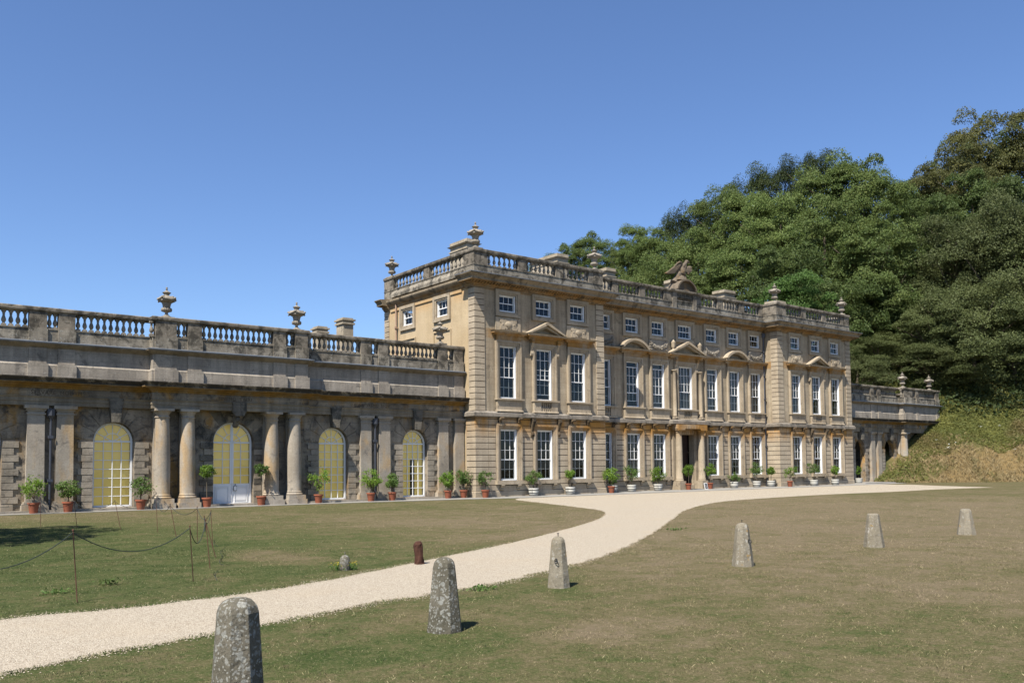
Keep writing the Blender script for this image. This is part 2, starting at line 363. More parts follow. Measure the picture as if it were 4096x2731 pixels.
# recess in string course is duller than the wall: first storey base band
CP=[(-.05,12.13),(.03,12.13),(.03,12.2),(.09,12.22),(.09,12.27),(.17,12.3),(.17,12.40),(.52,12.43),(.58,12.45),(.58,12.60),(.63,12.64),(.70,12.72),(.76,12.76),(.76,12.81),(-.05,12.9)]
cm=MB().sweep(CP,[(0,1.19-.76+.0+.76*0+.0+0.43)]+PATH[1:-1]+[(W,1.2)])
def dentils(x0,x1,y):
    x=x0
    while x<x1: cm.prism_x([(y-.17,12.31),(y-.17,12.41),(y-.42,12.42),(y-.42,12.36)],x,x+.11); x+=.215
dentils(-.3,RX0+.3,0); dentils(RX0+.75,RX1-.75,RY); dentils(RX1-.3,W+.4,0)
for y in np.arange(-.3,.4,.215): cm.box(-.42,-.17,y,y+.11,12.34,12.41); 
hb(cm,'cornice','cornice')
hb(MB().sweep([(-.05,12.808),(.775,12.808),(.775,12.835),(-.05,12.93)],[(0,1.19-.33)]+PATH[1:-1]+[(W,1.2)]),'lead_flashing','lead')
sc_=MB().sweep([(-.04,12.22),(.04,12.22),(.06,12.36),(.26,12.55),(.30,12.62),(.30,12.74),(-.04,12.80)],[(0,9.55),(0,.9)])
sc_.add(*[(lambda m:(m.v,m.f))(MB().sweep(CP,[(0,DEP+.0),(0,9.55)]))][0])
hb(sc_,'side_cornice','cornice',label='shallow cornice band along the sunlit end wall')
PP=[(-.35,12.78),(.0,12.78),(.0,13.42),(.03,13.43),(.03,13.47),(-.35,13.47)]
hb(MB().sweep(PP,PATH),'parapet','parapet')
hb(MB().sweep([(-.30,12.9),(.16,12.9),(.16,13.1),(.02,13.32),(-.30,13.32)],[(0,9.2),(0,1.1)]),'side_parapet','parapet',label='lichen-spotted parapet band on the end wall')
# balustrade
def pier(mb,x0,x1,y0,y1,z0,z1): mb.box(x0,x1,y0,y1,z0,z1)
bal=MB()
bal.sweep([(-.33,14.16),(.0,14.16),(.05,14.20),(.07,14.24),(.07,14.36),(.03,14.39),(-.36,14.39),(-.36,14.2)],PATH)
ZB0,ZB1=13.46,14.17
FR=[(0,RX0,0,[(0,.48),(.48,1.0),(3.28,3.9),(6.25,6.86),(9.04,9.5),(9.5,RX0)]),
    (RX0,RX1,RY,[(RX0,10.9),(12.4,12.94),(15.01,15.56),(17.52,18.35),(18.35,18.75),(18.75,20.55),(20.55,20.95),(20.95,21.5),(23.44,24.06),(26.08,26.68),(28.6,RX1)]),
    (RX1,W,0,[(RX1,RX1+.75),(RX1+.75,RX1+1.3),(32.45,33.05),(35.35,35.95),(38.2,38.7),(38.7,W)])]
BALPOS=[]
for x0,x1,y,ps in FR:
    for i,(a,b) in enumerate(ps):
        dy=.0 if (b-a)>.5 or i in(0,len(ps)-1) else .03
        dy+= .005*(i%2)
        bal.box(a+.002*i,b-.001*i,y+dy,y+.30,ZB0,ZB1)
    for (a,b),(c,d) in zip(ps,ps[1:]):
        L=c-b
        if L>.6:
            n=round(L/.355); 
            for k in range(n): BALPOS.append((b+L*(k+.5)/n,y+.16))
for a,b in ((0.3,1.05),(4.78,5.39),(9.11,DEP)): bal.box(.001,.30,a,b,ZB0-.02,ZB1)
for a,b in ((1.05,4.78),(5.39,9.11)):
    n=9
    for k in range(n): BALPOS.append((.16,a+(b-a)*(k+.5)/n))
bal.box(RX1+.001,RX1+.3,.3,RY+.3,ZB0,ZB1); bal.box(RX0-.3,RX0-.001,.3,RY+.3,ZB0,ZB1)
# central panel with its frame
bal.box(18.35,18.75,RY-.10,RY+.2,12.95,14.15); bal.box(20.55,20.95,RY-.10,RY+.2,12.95,14.15)
bal.box(18.80,20.50,RY-.06,RY+.1,13.86,13.93); bal.box(18.80,20.50,RY-.06,RY+.1,13.56,13.62); bal.box(18.80,18.87,RY-.06,RY+.1,13.62,13.86);bal.box(20.43,20.50,RY-.06,RY+.1,13.62,13.86)
bal.sweep([(0,14.17),(.12,14.2),(.18,14.26),(.18,14.36),(.0,14.40)],[(18.2,RY+.2),(18.2,RY-.04),(21.1,RY-.04),(21.1,RY+.2)])
bo=hb(bal,'balustrade','coping')
BPROF=[(.085,0),(.085,.10),(.055,.13),(.045,.15),(.085,.22),(.095,.27),(.085,.33),(.05,.43),(.042,.50),(.06,.515),(.06,.535),(.045,.55),(.075,.60),(.085,.62),(.085,.705)]
bm=MB(); bm.lathe(BPROF,seg=10,z0=0); bm.box(-.09,.09,-.09,.09,-.005,.10); bm.box(-.085,.085,-.085,.085,.62,.707)
def balusters(poslist,parent,org,z,h,proto=[None]):
    if proto[0] is None:
        o=bm.build('baluster',MT['balu'],parent,smooth=True); proto[0]=o.data; first=o
    else: first=None
    for (x,y) in poslist:
        if first is not None: o=first; first=None
        else: o=bpy.data.objects.new('baluster',proto[0]); COL.objects.link(o); o.parent=parent
        o.location=(x-org[0],y-org[1],z-org[2]); o.scale=(1,1,h/.705)
balusters(BALPOS,bo,HO,ZB0,ZB1-ZB0)
# carved panel text-like relief: small worn letters
rl=MB()
for k in range(15):
    x=18.95+k*.1; rl.box(x,x+.055,RY-.035,RY+.02,13.68+.01*(k%3),13.80)
hb(rl,'carved_panel','eagle')
# arched pediment on the parapet
def arc(cx,cz,r,a0,a1,n): return [(cx+r*math.cos(a0+(a1-a0)*i/n),cz+r*math.sin(a0+(a1-a0)*i/n)) for i in range(n+1)]
ap=MB(); cz=14.10; R=1.16; a0=math.asin(.35/R)
out=arc(19.95,cz,R,a0,PI-a0,18); inn=arc(19.95,cz,R-.12,a0+.03,PI-a0-.03,18)
ap.prism_y(out+inn[::-1],RY-.12,RY+.9); ap.prism_y(inn,RY+.12,RY+.85)
inn2=arc(19.95,cz-.15,R-.55,a0+.3,PI-a0-.3,12); ap.prism_y(inn2,RY-.0,RY+.12)
ap.box(19.5,20.5,RY+.1,RY+.9,15.1,15.3)
hb(ap,'arched_pediment','eagle',smooth=False)
# roofs and chimneys
rf=MB(); rf.box(.3,W-.3,RY+.3,DEP-.2,12.62,12.9); rf.box(.3,RX0-.3,.3,RY+.3,12.62,12.9); rf.box(RX1+.3,W-.3,.3,RY+.3,12.62,12.9)
for a,b in ((1.0,9.4),(10.6,28.7),(30,38.4)): 
    y0=2.0 if a!=10.6 else 2.6
    rf.add([(a,y0,12.9),(b,y0,12.9),(b,9.2,12.9),(a,9.2,12.9),(a+2.,5.4,13.62),(b-2.,5.4,13.62)],[(0,1,5,4),(1,2,5),(2,3,4,5),(3,0,4)])
ro=hb(rf,'roof','slate')
def chimney(x0,x1,y0,y1,zt,parent,org,mat='chim'):
    m=MB(); m.box(x0,x1,y0,y1,12.7 if parent==ro else 6,zt-.62)
    m.box(x0-.05,x1+.05,y0-.05,y1+.05,zt-.66,zt-.60)
    m.box(x0+.03,x1-.03,y0+.03,y1-.03,zt-.6,zt-.35)
    m.add([(x0,y0,zt-.35),(x1,y0,zt-.35),(x1,y1,zt-.35),(x0,y1,zt-.35),(x0-.14,y0-.14,zt-.26),(x1+.14,y0-.14,zt-.26),(x1+.14,y1+.14,zt-.26),(x0-.14,y1+.14,zt-.26)],[(0,1,5,4),(1,2,6,5),(2,3,7,6),(3,0,4,7),(4,5,6,7)])
    m.box(x0,x1,y0,y1,zt-.26,zt)
    m.box(x0+.35,x0+.43,y0+.35,y0+.43,zt,zt+.02)
    return m.build('chimney',MT[mat],parent,org)
chimney(3.74,4.75,6.0,8.0,16.82,ro,HO); chimney(11.3,12.35,5.6,8.6,16.85,ro,HO); chimney(16.52,17.5,6,7.2,16.6,ro,HO)
chimney(23.4,25.1,5.8,6.5,16.5,ro,HO); chimney(30.4,31.9,6,7.3,16.6,ro,HO); chimney(37.8,39.2,6,7.3,16.5,ro,HO)
# drainpipes
def downpipe(x,y,z0,z1,parent,org,mat,hop=True,r=.055,name='drainpipe'):
    m=MB(); m.tube([(x,y,z0),(x,y,z1-.35 if hop else z1)],r,8)
    for z in np.arange(z0+1.2,z1-1,1.85): m.box(x-r*1.9,x+r*1.9,y-r*1.5,y+r*1.5,z,z+.12)
    if hop: m.lathe([(.06,-.5),(.08,-.42),(.16,-.30),(.17,-.02),(.14,0)],x,y,z1,8)
    return m.build(name,MT[mat],parent,org)
downpipe(28.86,RY-.12,.05,12.05,house,HO,'leadpipe'); downpipe(-.09,8.63,5.9,12.5,house,HO,'pipe',hop=False)
# ---------------------------------------------------------------- windows (built at local origin: x centre, y = wall face, z = ground)
def sash(a,z0,z1,rows,cols,up,raise_=0,drop=0):
    """white sliding sash window. up = rows above the meeting rail"""
    m=MB(); y0=.15
    m.box(-a,-a+.05,.09,.30,z0,z1); m.box(a-.05,a,.05,.30,z0,z1); m.box(-a+.05,a-.05,.09,.30,z1-.05,z1); m.box(-a+.05,a-.05,.04,.30,z0,z0+.06)
    ax=a-.05; zz0=z0+.06; zz1=z1-.05; h=(zz1-zz0)/rows; zm=zz1-h*up
    def leaf(b,t,y,nr):
        m.box(-ax,ax,y,y+.04,b,b+.05); m.box(-ax,ax,y,y+.04,t-.04,t); m.box(-ax,-ax+.032,y,y+.04,b+.05,t-.04); m.box(ax-.032,ax,y,y+.04,b+.05,t-.04)
        for i in range(1,cols): x=-ax+2*ax*i/cols; m.box(x-.011,x+.011,y+.005,y+.035,b+.05,t-.04)
        for i in range(1,nr): z=b+(t-b)*i/nr; m.box(-ax+.032,ax-.032,y+.008,y+.032,z-.011,z+.011)
    leaf(zm-.02-drop,zz1-drop,y0,up); leaf(zz0+raise_,zm+.03+raise_,y0+.05,rows-up)
    return m
def ring(m,a,z0,z1,w,y0,y1,bottom=False,ear=0):
    m.box(-a-w,-a,y0,y1,z0,z1+w); m.box(a,a+w,y0,y1,z0,z1+w); m.box(-a,a,y0,y1,z1,z1+w)
    if bottom: m.box(-a-w,a+w,y0,y1,z0-w,z0)
    if ear: m.box(-a-w-ear,-a-w,y0,y1,z1+w-.25,z1+w); m.box(a+w,a+w+ear,y0,y1,z1+w-.25,z1+w)
def console(m,x,z0,z1,d=.3,w=.16,y=0):
    h=z1-z0
    pts=[(y,z1),(y-d,z1),(y-d,z1-.10*h),(y-d*1.02,z1-.20*h),(y-d*.85,z1-.30*h),(y-d*.45,z1-.55*h),(y-d*.30,z1-.72*h),(y-d*.45,z0+.20*h),(y-d*.5,z0+.12*h),(y-d*.42,z0+.04*h),(y-.06,z0),(y,z0)]
    m.prism_x(pts,x-w/2,x+w/2)
    m.prism_x([(y+math.cos(t)*d*.22-d*.9,z1-.16*h+math.sin(t)*d*.22) for t in np.linspace(0,2*PI,9)[:-1]],x-w/2-.015,x+w/2+.015)
def make_window(name,kind,a=A,**k):
    fl={'g':0,'f':1,'a':2}[kind[0]]; z0,z1=FL[fl]; st=kind[1:]
    rows,up,cols=(5,3,3) if fl<2 else (2,1,3)
    if a>.7: cols=4
    w=sash(a-.03,z0+.01,z1-.01,rows,cols,up,k.get('raise_',0),k.get('drop',0)).build('window',MT['white'],house)
    gm=MB(); gm.quad((-a+.1,.185,z0+.06),(a-.1,.185,z0+.06),(a-.1,.185,z1-.05),(-a+.1,.185,z1-.05)); gm.build('pane',MT['glass'],w)
    s=MB()
    # stepped stone architrave
    if fl==2:
        ring(s,a,z0,z1,.10,-.02,.07,True); ring(s,a+.10,z0-.10,z1+.10,.19,-.07,.07,True)
    else:
        ring(s,a,z0,z1,.09,-.03,.07); ring(s,a+.09,z0,z1+.09,.10,-.065,.07); ring(s,a+.19,z0,z1+.19,.12,-.115,.07)
        if fl==0: s.box(-a-.31,a+.31,-.07,.03,z1+.31,z1+.36)
    s.build('surround',MT['trim'],w)
    if fl<2:
        q=MB(); zs=z0
        if fl==0:
            q.box(-a-.40,a+.40,-.22,.09,z0-.22,z0-.005)
            for x in (-.62,.62): console(q,x,.42,z0-.22,.2,.2)
            q.box(-.55,.55,-.02,.02,.12,.66)
        else:
            q.box(-a-.36,a+.40,-.24,.09,z0-.09,z0-.005); q.box(-a-.33,a+.33,-.20,.03,z0-.13,z0-.09)
            if 'b' in st:
                q.box(-a-.30,-.42,-.15,.03,5.05,z0-.13); q.box(.42,a+.30,-.15,.03,5.05,z0-.13)
                for x in np.linspace(-.33,.33,5): q.lathe([(.04,0),(.06,.08),(.07,.2),(.03,.36),(.05,.5),(.05,.56)],x,-.07,5.04,6)
            else: q.box(-a-.28,a+.28,-.13,.03,5.05,z0-.13)
            q.prism_x([(.03,4.96),(-.19,4.96),(-.19,5.03),(-.13,5.08),(.03,5.08)],-a-.34,a+.34)
        q.build('sill',MT['trim'],w)
    m=MB()
    if fl==0 and 'm' in st:
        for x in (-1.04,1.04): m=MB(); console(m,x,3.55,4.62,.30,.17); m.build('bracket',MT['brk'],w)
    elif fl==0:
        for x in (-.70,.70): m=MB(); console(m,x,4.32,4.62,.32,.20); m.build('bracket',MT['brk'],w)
    elif fl==1:
        hp=[(0,9.46),(.10,9.46),(.12,9.52),(.24,9.55),(.24,9.62),(.28,9.66),(.31,9.70),(0,9.73)]
        e=a+.37
        m.box(-a-.28,a+.28,-.09,.02,9.17,9.46)            # frieze
        if 'h' in st:
            m.sweep(hp,[(-e+.02,.02),(-e+.02,-.05),(e-.02,-.05),(e-.02,.02)])
        if 't' in st or 'c' in st or 's' in st:
            e2=e+(.42 if 't' in st else .30 if 's' in st else .78); pj=-.16
            hp2=[(0,9.50),(.05,9.50),(.07,9.56),(.22,9.58),(.22,9.68),(.26,9.72),(0,9.74)]
            m.box(-e2+.12,e2-.12,pj,.02,9.40,9.50)
            m.sweep(hp2,[(-e2+.15,.02),(-e2+.15,pj),(e2-.15,pj),(e2-.15,.02)])
            if 't' in st or 'c' in st:
                H_=.66 if 't' in st else .82; e3=e2+.1
                sl=H_/e3
                m.prism_y([(-e3,9.74),(0,9.74+H_+.08),(e3,9.74),(e3-.22,9.74),(0,9.74+H_-.10),(-e3+.22,9.74)],pj-.27,.02)
                m.prism_y([(-e3+.3,9.745),(0,9.74+H_-.12),(e3-.3,9.745),(e3-.52,9.745),(0,9.74+H_-.26),(-e3+.52,9.745)],pj-.12,.02)
            else:
                R_=(e2**2+.62**2)/(2*.62); zc=9.74+.62-R_; th=math.asin(e2/R_)
                o1=arc(0,zc,R_+.06,PI/2-th,PI/2+th,16); o2=arc(0,zc,R_-.10,PI/2-th*.93,PI/2+th*.93,16)
                m.prism_y(o1+o2[::-1],pj-.26,.02)
                o3=arc(0,zc,R_-.10,PI/2-th*.92,PI/2+th*.92,16); o4=arc(0,zc,R_-.20,PI/2-th*.86,PI/2+th*.86,16); m.prism_y(o3+o4[::-1],pj-.12,.02)
            if 't' in st or 'c' in st:
                for x in (-a-.40,a+.40): m3=MB(); console(m3,x,8.4,9.40,.25,.17); m3.build('bracket',MT['trim'],w)
        m.build('pediment' if ('t' in st or 's' in st or 'c' in st) else 'hood',MT['trim'],w)
        if 'c' in st:
            for x in (-a-.62,a+.72):
                n_=MB()
                n_.lathe([(.20,0),(.20,.08),(.15,.12),(.17,.18),(.14,.25),(.145,1.6),(.12,3.3),(.15,3.34),(.2,3.4),(.2,3.46)],x,-.12,5.08,12)
                n_.lathe([(.13,0),(.13,.2),(.06,.28),(.16,.45),(.15,.62),(.19,.70),(.19,.78),(.12,.82),(.05,.95)],x-.05 if x<0 else x,-.12,9.75,12)
                n_.box(x-.24,x+.24,-.28,.03,5.02,5.2); n_.build('colonnette',MT['trim'],w,smooth=True)
    if k.get('curtain'):
        c=MB(); yy=.42
        for (xa,xb) in k['curtain']:
            n=int((xb-xa)/.04)+1; P=[(xa+(xb-xa)*i/n, yy+.035*math.sin(i*1.9)) for i in range(n+1)]
            for p,q in zip(P,P[1:]): c.quad((p[0],p[1],z0+.02),(q[0],q[1],z0+.02),(q[0],q[1],z1),(p[0],p[1],z1))
        c.build('curtain',MT['curtain'],w)
    index_kids(w)
    return w
USED=set()
def put(w,x,y,rz=0,label=None):
    if w.name not in USED: USED.add(w.name); o=w
    else: o=dup(w,house)
    o.location=(x-HO[0],y-HO[1],-HO[2]); o.rotation_euler=(0,0,rz)
    return o
bpy.context.view_layer.update()
wg=make_window('w','g'); wgm=make_window('w','gm'); wgc=make_window('w','g',curtain=[(.15,.55)])
wfh=make_window('w','fh'); wft=make_window('w','ftb',raise_=.27); wft2=make_window('w','ftb')
wfs=make_window('w','fs',raise_=.34,drop=.3); wfs2=make_window('w','fs',curtain=[(-.1,.5)])
wfc=make_window('w','fcb',a=.74,curtain=[(-.6,-.2),(.1,.66)]); wfhb=make_window('w','fhb',curtain=[(-.3,.5)]); wfh2=make_window('w','fh',raise_=.3,drop=.3,curtain=[(-.55,.55)])
wa=make_window('w','a'); wac=make_window('w','a',a=.74)
for x in PW+QW: put(wa,x,0)
for x in RW: put(wac if x==19.66 else wa,x,RY)
for y,_ in SW: put(wa,0,y,-PI/2)
put(wg,PW[0],0); put(wgm,PW[1],0); put(wg,PW[2],0); put(wgc,QW[0],0); put(wgm,QW[1],0); put(wgc,QW[2],0)
for x in RW:
    if x!=19.66: put(wgc if x in (14.2,16.8,22.66) else wg,x,RY)
put(wfh,PW[0],0); put(wft,PW[1],0); put(wfh,PW[2],0); put(wfh,QW[0],0); put(wft2,QW[1],0); put(wfh,QW[2],0)
for x,w in zip(RW,(wfhb,wfs,wfh2,wfc,wfh2,wfs2,wfhb)): put(w,x,RY)
# cartouche panels under the attic windows of the pavilions
for x in (PW[0],PW[2],QW[0],QW[2]):
    m=MB(); m.box(x-.93,x+.93,-.04,.03,9.74,10.52)
    cp=[(-.62,9.80),(-.30,9.80),(-.24,9.88),(-.14,9.82),(-.04,9.9),(.04,9.9),(.14,9.82),(.24,9.88),(.30,9.80),(.62,9.80),(.62,9.98),(.54,9.98),(.54,10.22),(.62,10.22),(.62,10.42),(.40,10.42),(.36,10.36),(.26,10.44),(.16,10.36),(-.16,10.36),(-.26,10.44),(-.36,10.36),(-.40,10.42),(-.62,10.42),(-.62,10.24),(-.54,10.2),(-.54,10.0),(-.62,9.96)]
    m.prism_y([(x+a,b) for a,b in cp],-.085,-.035); m.blob((x,-.085,10.12),(.26,.06,.17),14,8)
    m.blob((x-.42,-.085,10.12),(.05,.03,.06)); m.blob((x+.42,-.085,10.12),(.05,.03,.06))
    hb(m,'cartouche','trim')
# carved garlands in the recess
for x in (RW[0],RW[2],RW[4],RW[6]):
    m=MB(); m.box(x-.95,x+.95,RY-.03,RY+.03,9.76,10.56)
    for i in range(90):
        t=random.uniform(-1,1); zz=10.36-.38*(1-t*t)+random.uniform(-.12,.10); 
        if abs(t)>.82: zz=random.uniform(9.82,10.45)
        m.blob((x+t*.86,RY-.05,zz),(random.uniform(.035,.10),random.uniform(.05,.10),random.uniform(.03,.08)),6,4,.3)
    hb(m,'garland','urn')
# porch
for x in (18.25,20.66):
    po=MB(); po.box(x-.32,x+.32,.48,1.2,.02,.62); po.box(x-.34,x+.34,.46,1.2,.0,.12)
    po.lathe([(.30,.62),(.31,.67),(.28,.71),(.27,.74),(.285,.77),(.25,.82),(.245,2.0),(.235,3.0),(.21,4.0),(.24,4.03),(.24,4.07),(.215,4.09),(.28,4.2),(.30,4.22)],x,.80,0,24)
    po.box(x-.32,x+.32,.46,1.22,4.22,4.31); po.box(x-.26,x+.26,1.12,1.3,.62,4.22)
    hb(po,'porch_column','trim',smooth=True)
pe=MB(); pe.box(17.9,21.02,.50,RY,4.31,4.62)
for k in range(9): pe.box(19.35+(k-4)*.17-.045+.33*0,19.35+(k-4)*.17+.045,.455,.48,4.34,4.6)
hb(pe,'porch_entablature','trim')
vo=MB()
for k in range(7):
    x=19.66+(k-3)*.22; vo.prism_y([(x-.10,3.935),(x+.10,3.935),(x+.12+(k-3)*.02,4.3),(x-.10+(k-3)*.02,4.3)],RY-.05,RY+.03)
vo.box(18.72,18.98,RY-.06,RY+.02,.36,3.93); vo.box(20.34,20.60,RY-.06,RY+.02,.36,3.93)
hb(vo,'door_surround','trim')
dj=MB(); dj.box(20.30,20.315,RY+.04,RY+.62,.05,3.9)
dr=MB(); dr.box(19.0,20.3,RY+.5,RY+.58,.06,3.93)
for (a,b,c,d) in ((19.08,19.6,.3,.95),(19.7,20.22,.3,.95),(19.08,19.6,1.1,1.85),(19.7,20.22,1.1,1.85),(19.08,19.6,2.0,2.5),(19.7,20.22,2.0,2.5)):
    for q in ((a,b,c,c+.03),(a,b,d-.03,d),(a,a+.03,c,d),(b-.03,b,c,d)): dr.box(q[0],q[1],RY+.47,RY+.5,q[2],q[3])
dr.box(19.0,20.3,RY+.40,RY+.5,2.62,2.72); dr.box(19.05,20.25,RY+.45,RY+.5,3.6,3.66)
for i in range(12): dr.blob((19.3+.06*i,RY+.48,3.22-.12*math.sin(i/11*PI)),(.05,.04,.05),6,4,.2)
do=hb(dr,'front_door','door'); hh=MB(); hh.blob((19.72,RY+.45,1.05+.5),(.035,.05,.035)); hb(hh,'door_handle','iron',do)
# ================================================================ STONE URNS
UP=[(.30,0),(.30,.085),(.22,.09),(.20,.13),(.10,.20),(.065,.27),(.075,.32),(.20,.37),(.245,.44),(.225,.50),(.165,.54),(.17,.58),(.185,.68),(.22,.78),(.38,.86),(.405,.92),(.375,1.0),(.27,1.08),(.13,1.13),(.11,1.17),(.18,1.25),(.20,1.275),(.10,1.33),(.045,1.37),(.035,1.41),(.06,1.42),(.03,1.44),(.045,1.47),(.05,1.50),(.03,1.54)]
um=MB(); um.lathe(UP[2:],seg=24); um.box(-.30,.30,-.30,.30,0,.09)
for k in range(16):
    a=2*PI*k/16; um.blob((.21*math.cos(a),.21*math.sin(a),.45),(.045,.045,.09),6,4)
for k in range(4):
    a=PI/4+PI/2*k; c,s=math.cos(a),math.sin(a); um.blob((.42*c,.42*s,1.0),.06); um.blob((.40*c,.40*s,.86),.05); um.blob((.30*c,.30*s,1.05),(.07,.07,.06))
    for i in range(7):
        b=a+PI/4+(i-3)*.19; um.blob((.40*math.cos(b),.40*math.sin(b),.965-.05*math.cos((i-3)*.5)),(.05,.05,.035),6,4)
umesh=None
def urn(x,y,z,label,grp,s=1.0,rz=0):
    global umesh
    if umesh is None:
        o=um.build('stone_urn',MT['urn'],smooth=True); umesh=o.data
    else: o=bpy.data.objects.new('stone_urn',umesh); COL.objects.link(o)
    o.location=(x,y,z); o.scale=(s,s,s); o.rotation_euler=(0,0,rz); tag(o,label,'urn',grp); return o
gH='stone urns on the house roofline'; gW='stone urns on the wing balustrades'
urn(.42,.42,14.39,'lidded stone urn on the near front corner of the house roof, beside the first chimney',gH,1.06)
urn(.42,10.0,14.39,'stone urn standing against the sky on the rear corner of the sunlit end wall',gH,1.0,.3)
urn(9.95,.42,14.39,'stone urn at the inner end of the left pavilion, in front of the trees',gH,1.04,.1)
urn(29.5,.42,14.39,'stone urn at the inner corner of the right pavilion with a low chimney behind it',gH,1.04,.2)
urn(39.05,.42,14.39,'stone urn on the far right corner of the house roof',gH,1.04,.4)
urn(-16.72,1.3,8.76,'stone urn above the left pair of orangery columns, against open sky',gW,.98)
urn(-10.27,1.3,8.76,'stone urn above the right pair of orangery columns, against open sky',gW,.98,.2)
urn(-1.5,1.3,8.76,'stone urn on the orangery balustrade in front of the sunlit house end wall',gW,.95,.1)
urn(50.6,1.3,8.78,'stone urn above the single column of the far right wing',gW,1.0,.3)
urn(55.7,1.3,8.78,'brownish stone urn at the outermost end of the far right wing',gW,1.0,.15)
# ================================================================ EAGLE STATUE
eg=MB(); cx,cy=20.0,RY+.45
eg.tube([(19.85,cy,15.12),(19.9,cy,15.35),(20.0,cy,15.55)],[.62,.38,.24],12)
eg.tube([(19.2,cy+.1,15.0),(19.5,cy+.1,15.35),(19.85,cy+.05,15.85)],[.30,.22,.20],10)
eg.tube([(20.28,cy-.1,15.25),(20.26,cy-.05,15.6),(20.2,cy,15.95)],[.13,.11,.17],10)
eg.blob((20.12,cy,15.98),(.27,.26,.36),14,9); eg.blob((20.22,cy-.02,16.28),(.22,.22,.26),14,9)
eg.tube([(20.22,cy,16.3),(20.34,cy-.02,16.52),(20.46,cy-.06,16.66)],[.19,.15,.12],10)
eg.blob((20.50,cy-.06,16.73),(.17,.14,.13),12,8); eg.tube([(20.62,cy-.08,16.70),(20.74,cy-.1,16.67),(20.77,cy-.1,16.58)],[.07,.05,.02],8)
for k in range(26): 
    a_=random.uniform(-.9,.6); eg.blob((20.2+random.uniform(-.2,.25),cy-.2,15.75+random.uniform(0,.75)),(.05,.04,.07),6,4)
wp=[(20.02,16.60),(19.80,16.62),(19.58,16.54),(19.2,16.22),(18.7,15.88),(18.16,15.58),(18.5,15.54),(19.15,15.66),(19.45,15.80),(19.7,15.98),(20.05,16.1)]
eg.prism_y(wp,cy-.02,cy+.11)
for i in range(6):
    u=i/5; eg.tube([(19.95-.25*u,cy-.03,16.5-.07*u-.38*u*.6),(19.2-.05*u,cy-.03,16.15-.45*u),(18.22+.28*u,cy-.03,15.585-.02*u)],[.055,.045,.02],6)
eg.tube([(20.0,cy-.03,16.56),(19.75,cy-.04,16.60),(19.5,cy-.04,16.48),(19.1,cy-.02,16.12)],[.08,.085,.07,.04],8)
wr=[(20.35,16.22),(20.6,16.40),(20.80,16.42),(20.88,16.30),(20.84,16.05),(20.64,15.78),(20.46,15.70),(20.4,16.0)]
eg.prism_y(wr,cy-.22,cy-.06)
for i in range(4): u=i/3; eg.tube([(20.45+.36*u,cy-.24,16.30+.02*u),(20.43+.38*u,cy-.25,16.05),(20.5+.06*u,cy-.23,15.76+.08*u)],[.055,.05,.03],6)
o=eg.build('eagle_statue',MT['eagle'],None,(cx,cy,15.2))
rm=o.modifiers.new('remesh','REMESH'); rm.mode='VOXEL'; rm.voxel_size=.028; rm.use_smooth_shade=True
sm=o.modifiers.new('smooth','SMOOTH'); sm.iterations=2; sm.factor=.5
tag(o,'carved stone eagle with spread wings standing on the arched parapet pediment','statue')
# ================================================================ WINGS
OO=(-16.0,4.0,0.0); org_=thing('orangery','long single-storey weathered stone orangery with arched yellow-blinded windows and paired columns','orangery',OO)
GO=(48.0,3.0,0.0); gw=thing('garden_wing','open arched stone screen wing half buried by the grassy bank, right of the house','wing',GO)
YW,YP=1.30,1.08
def arch_wall(mb,xa,xb,y,cx,r,zs,z0,zt,rev,n=20):
    A_=[(cx+r*math.cos(PI-PI*i/n),zs+r*math.sin(PI*i/n)) for i in range(n+1)]
    mb.quad((xa,y,0),(cx-r,y,0),(cx-r,y,zs),(xa,y,zs)); mb.quad((cx+r,y,0),(xb,y,0),(xb,y,zs),(cx+r,y,zs))
    if z0>0: mb.quad((cx-r,y,0),(cx+r,y,0),(cx+r,y,z0),(cx-r,y,z0)); mb.quad((cx-r,y,z0),(cx+r,y,z0),(cx+r,y+rev,z0),(cx-r,y+rev,z0))
    mb.add([(xa,y,zs),(xa,y,zt)]+[(x,y,z) for x,z in A_[:n//2+1]]+[(cx,y,zt)],[(0,)+tuple(range(2,3+n//2))+(3+n//2,1)])
    mb.add([(cx,y,zt)]+[(x,y,z) for x,z in A_[n//2:]]+[(xb,y,zs),(xb,y,zt)],[tuple(range(0,n//2+4))])
    for p,q in zip(A_,A_[1:]): mb.quad((p[0],y,p[1]),(q[0],y,q[1]),(q[0],y+rev,q[1]),(p[0],y+rev,p[1]))
    mb.quad((cx-r,y,z0),(cx-r,y,zs),(cx-r,y+rev,zs),(cx-r,y+rev,z0)); mb.quad((cx+r,y,z0),(cx+r,y+rev,z0),(cx+r,y+rev,zs),(cx+r,y,zs))
def blocks_round(mb,cx,r,zs,y,z0=.12,verm=None,vou=None,sides=(-1,1)):
    k=0; z=z0; h=.292
    while z<zs-.05:
        z1=min(z+h,zs); w=.62 if k%2 else .44
        tgt=verm if (verm is not None and k%2) else mb
        for s in sides:
            a=cx+s*(r+.003); b=cx+s*(r+w); tgt.box(min(a,b),max(a,b),y-.05-.01*(k%2),y+.02,z+.012,z1-.012)
        z=z1; k+=1
    for s in sides:
        for i,(a0,a1,ro) in enumerate(((4,26,.95),(28,48,.78),(50,70,.98))):
            tgt=verm if (verm is not None and i%2==0) else vou
            P=[]
            for a in np.linspace(rad(a0),rad(a1),5): P.append((cx+s*(r+.004)*math.cos(a),zs+(r+.004)*math.sin(a)))
            Q=[]
            for a in (a1,(a0+a1)/2,a0):
                rr=r+ro*(.85 if a!=(a0+a1)/2 else 1.0); Q.append((cx+s*rr*math.cos(rad(a)),min(4.5,zs+rr*math.sin(rad(a)))))
            tgt.prism_y((P+Q) if s>0 else (P+Q)[::-1],y-.03,y+.02)
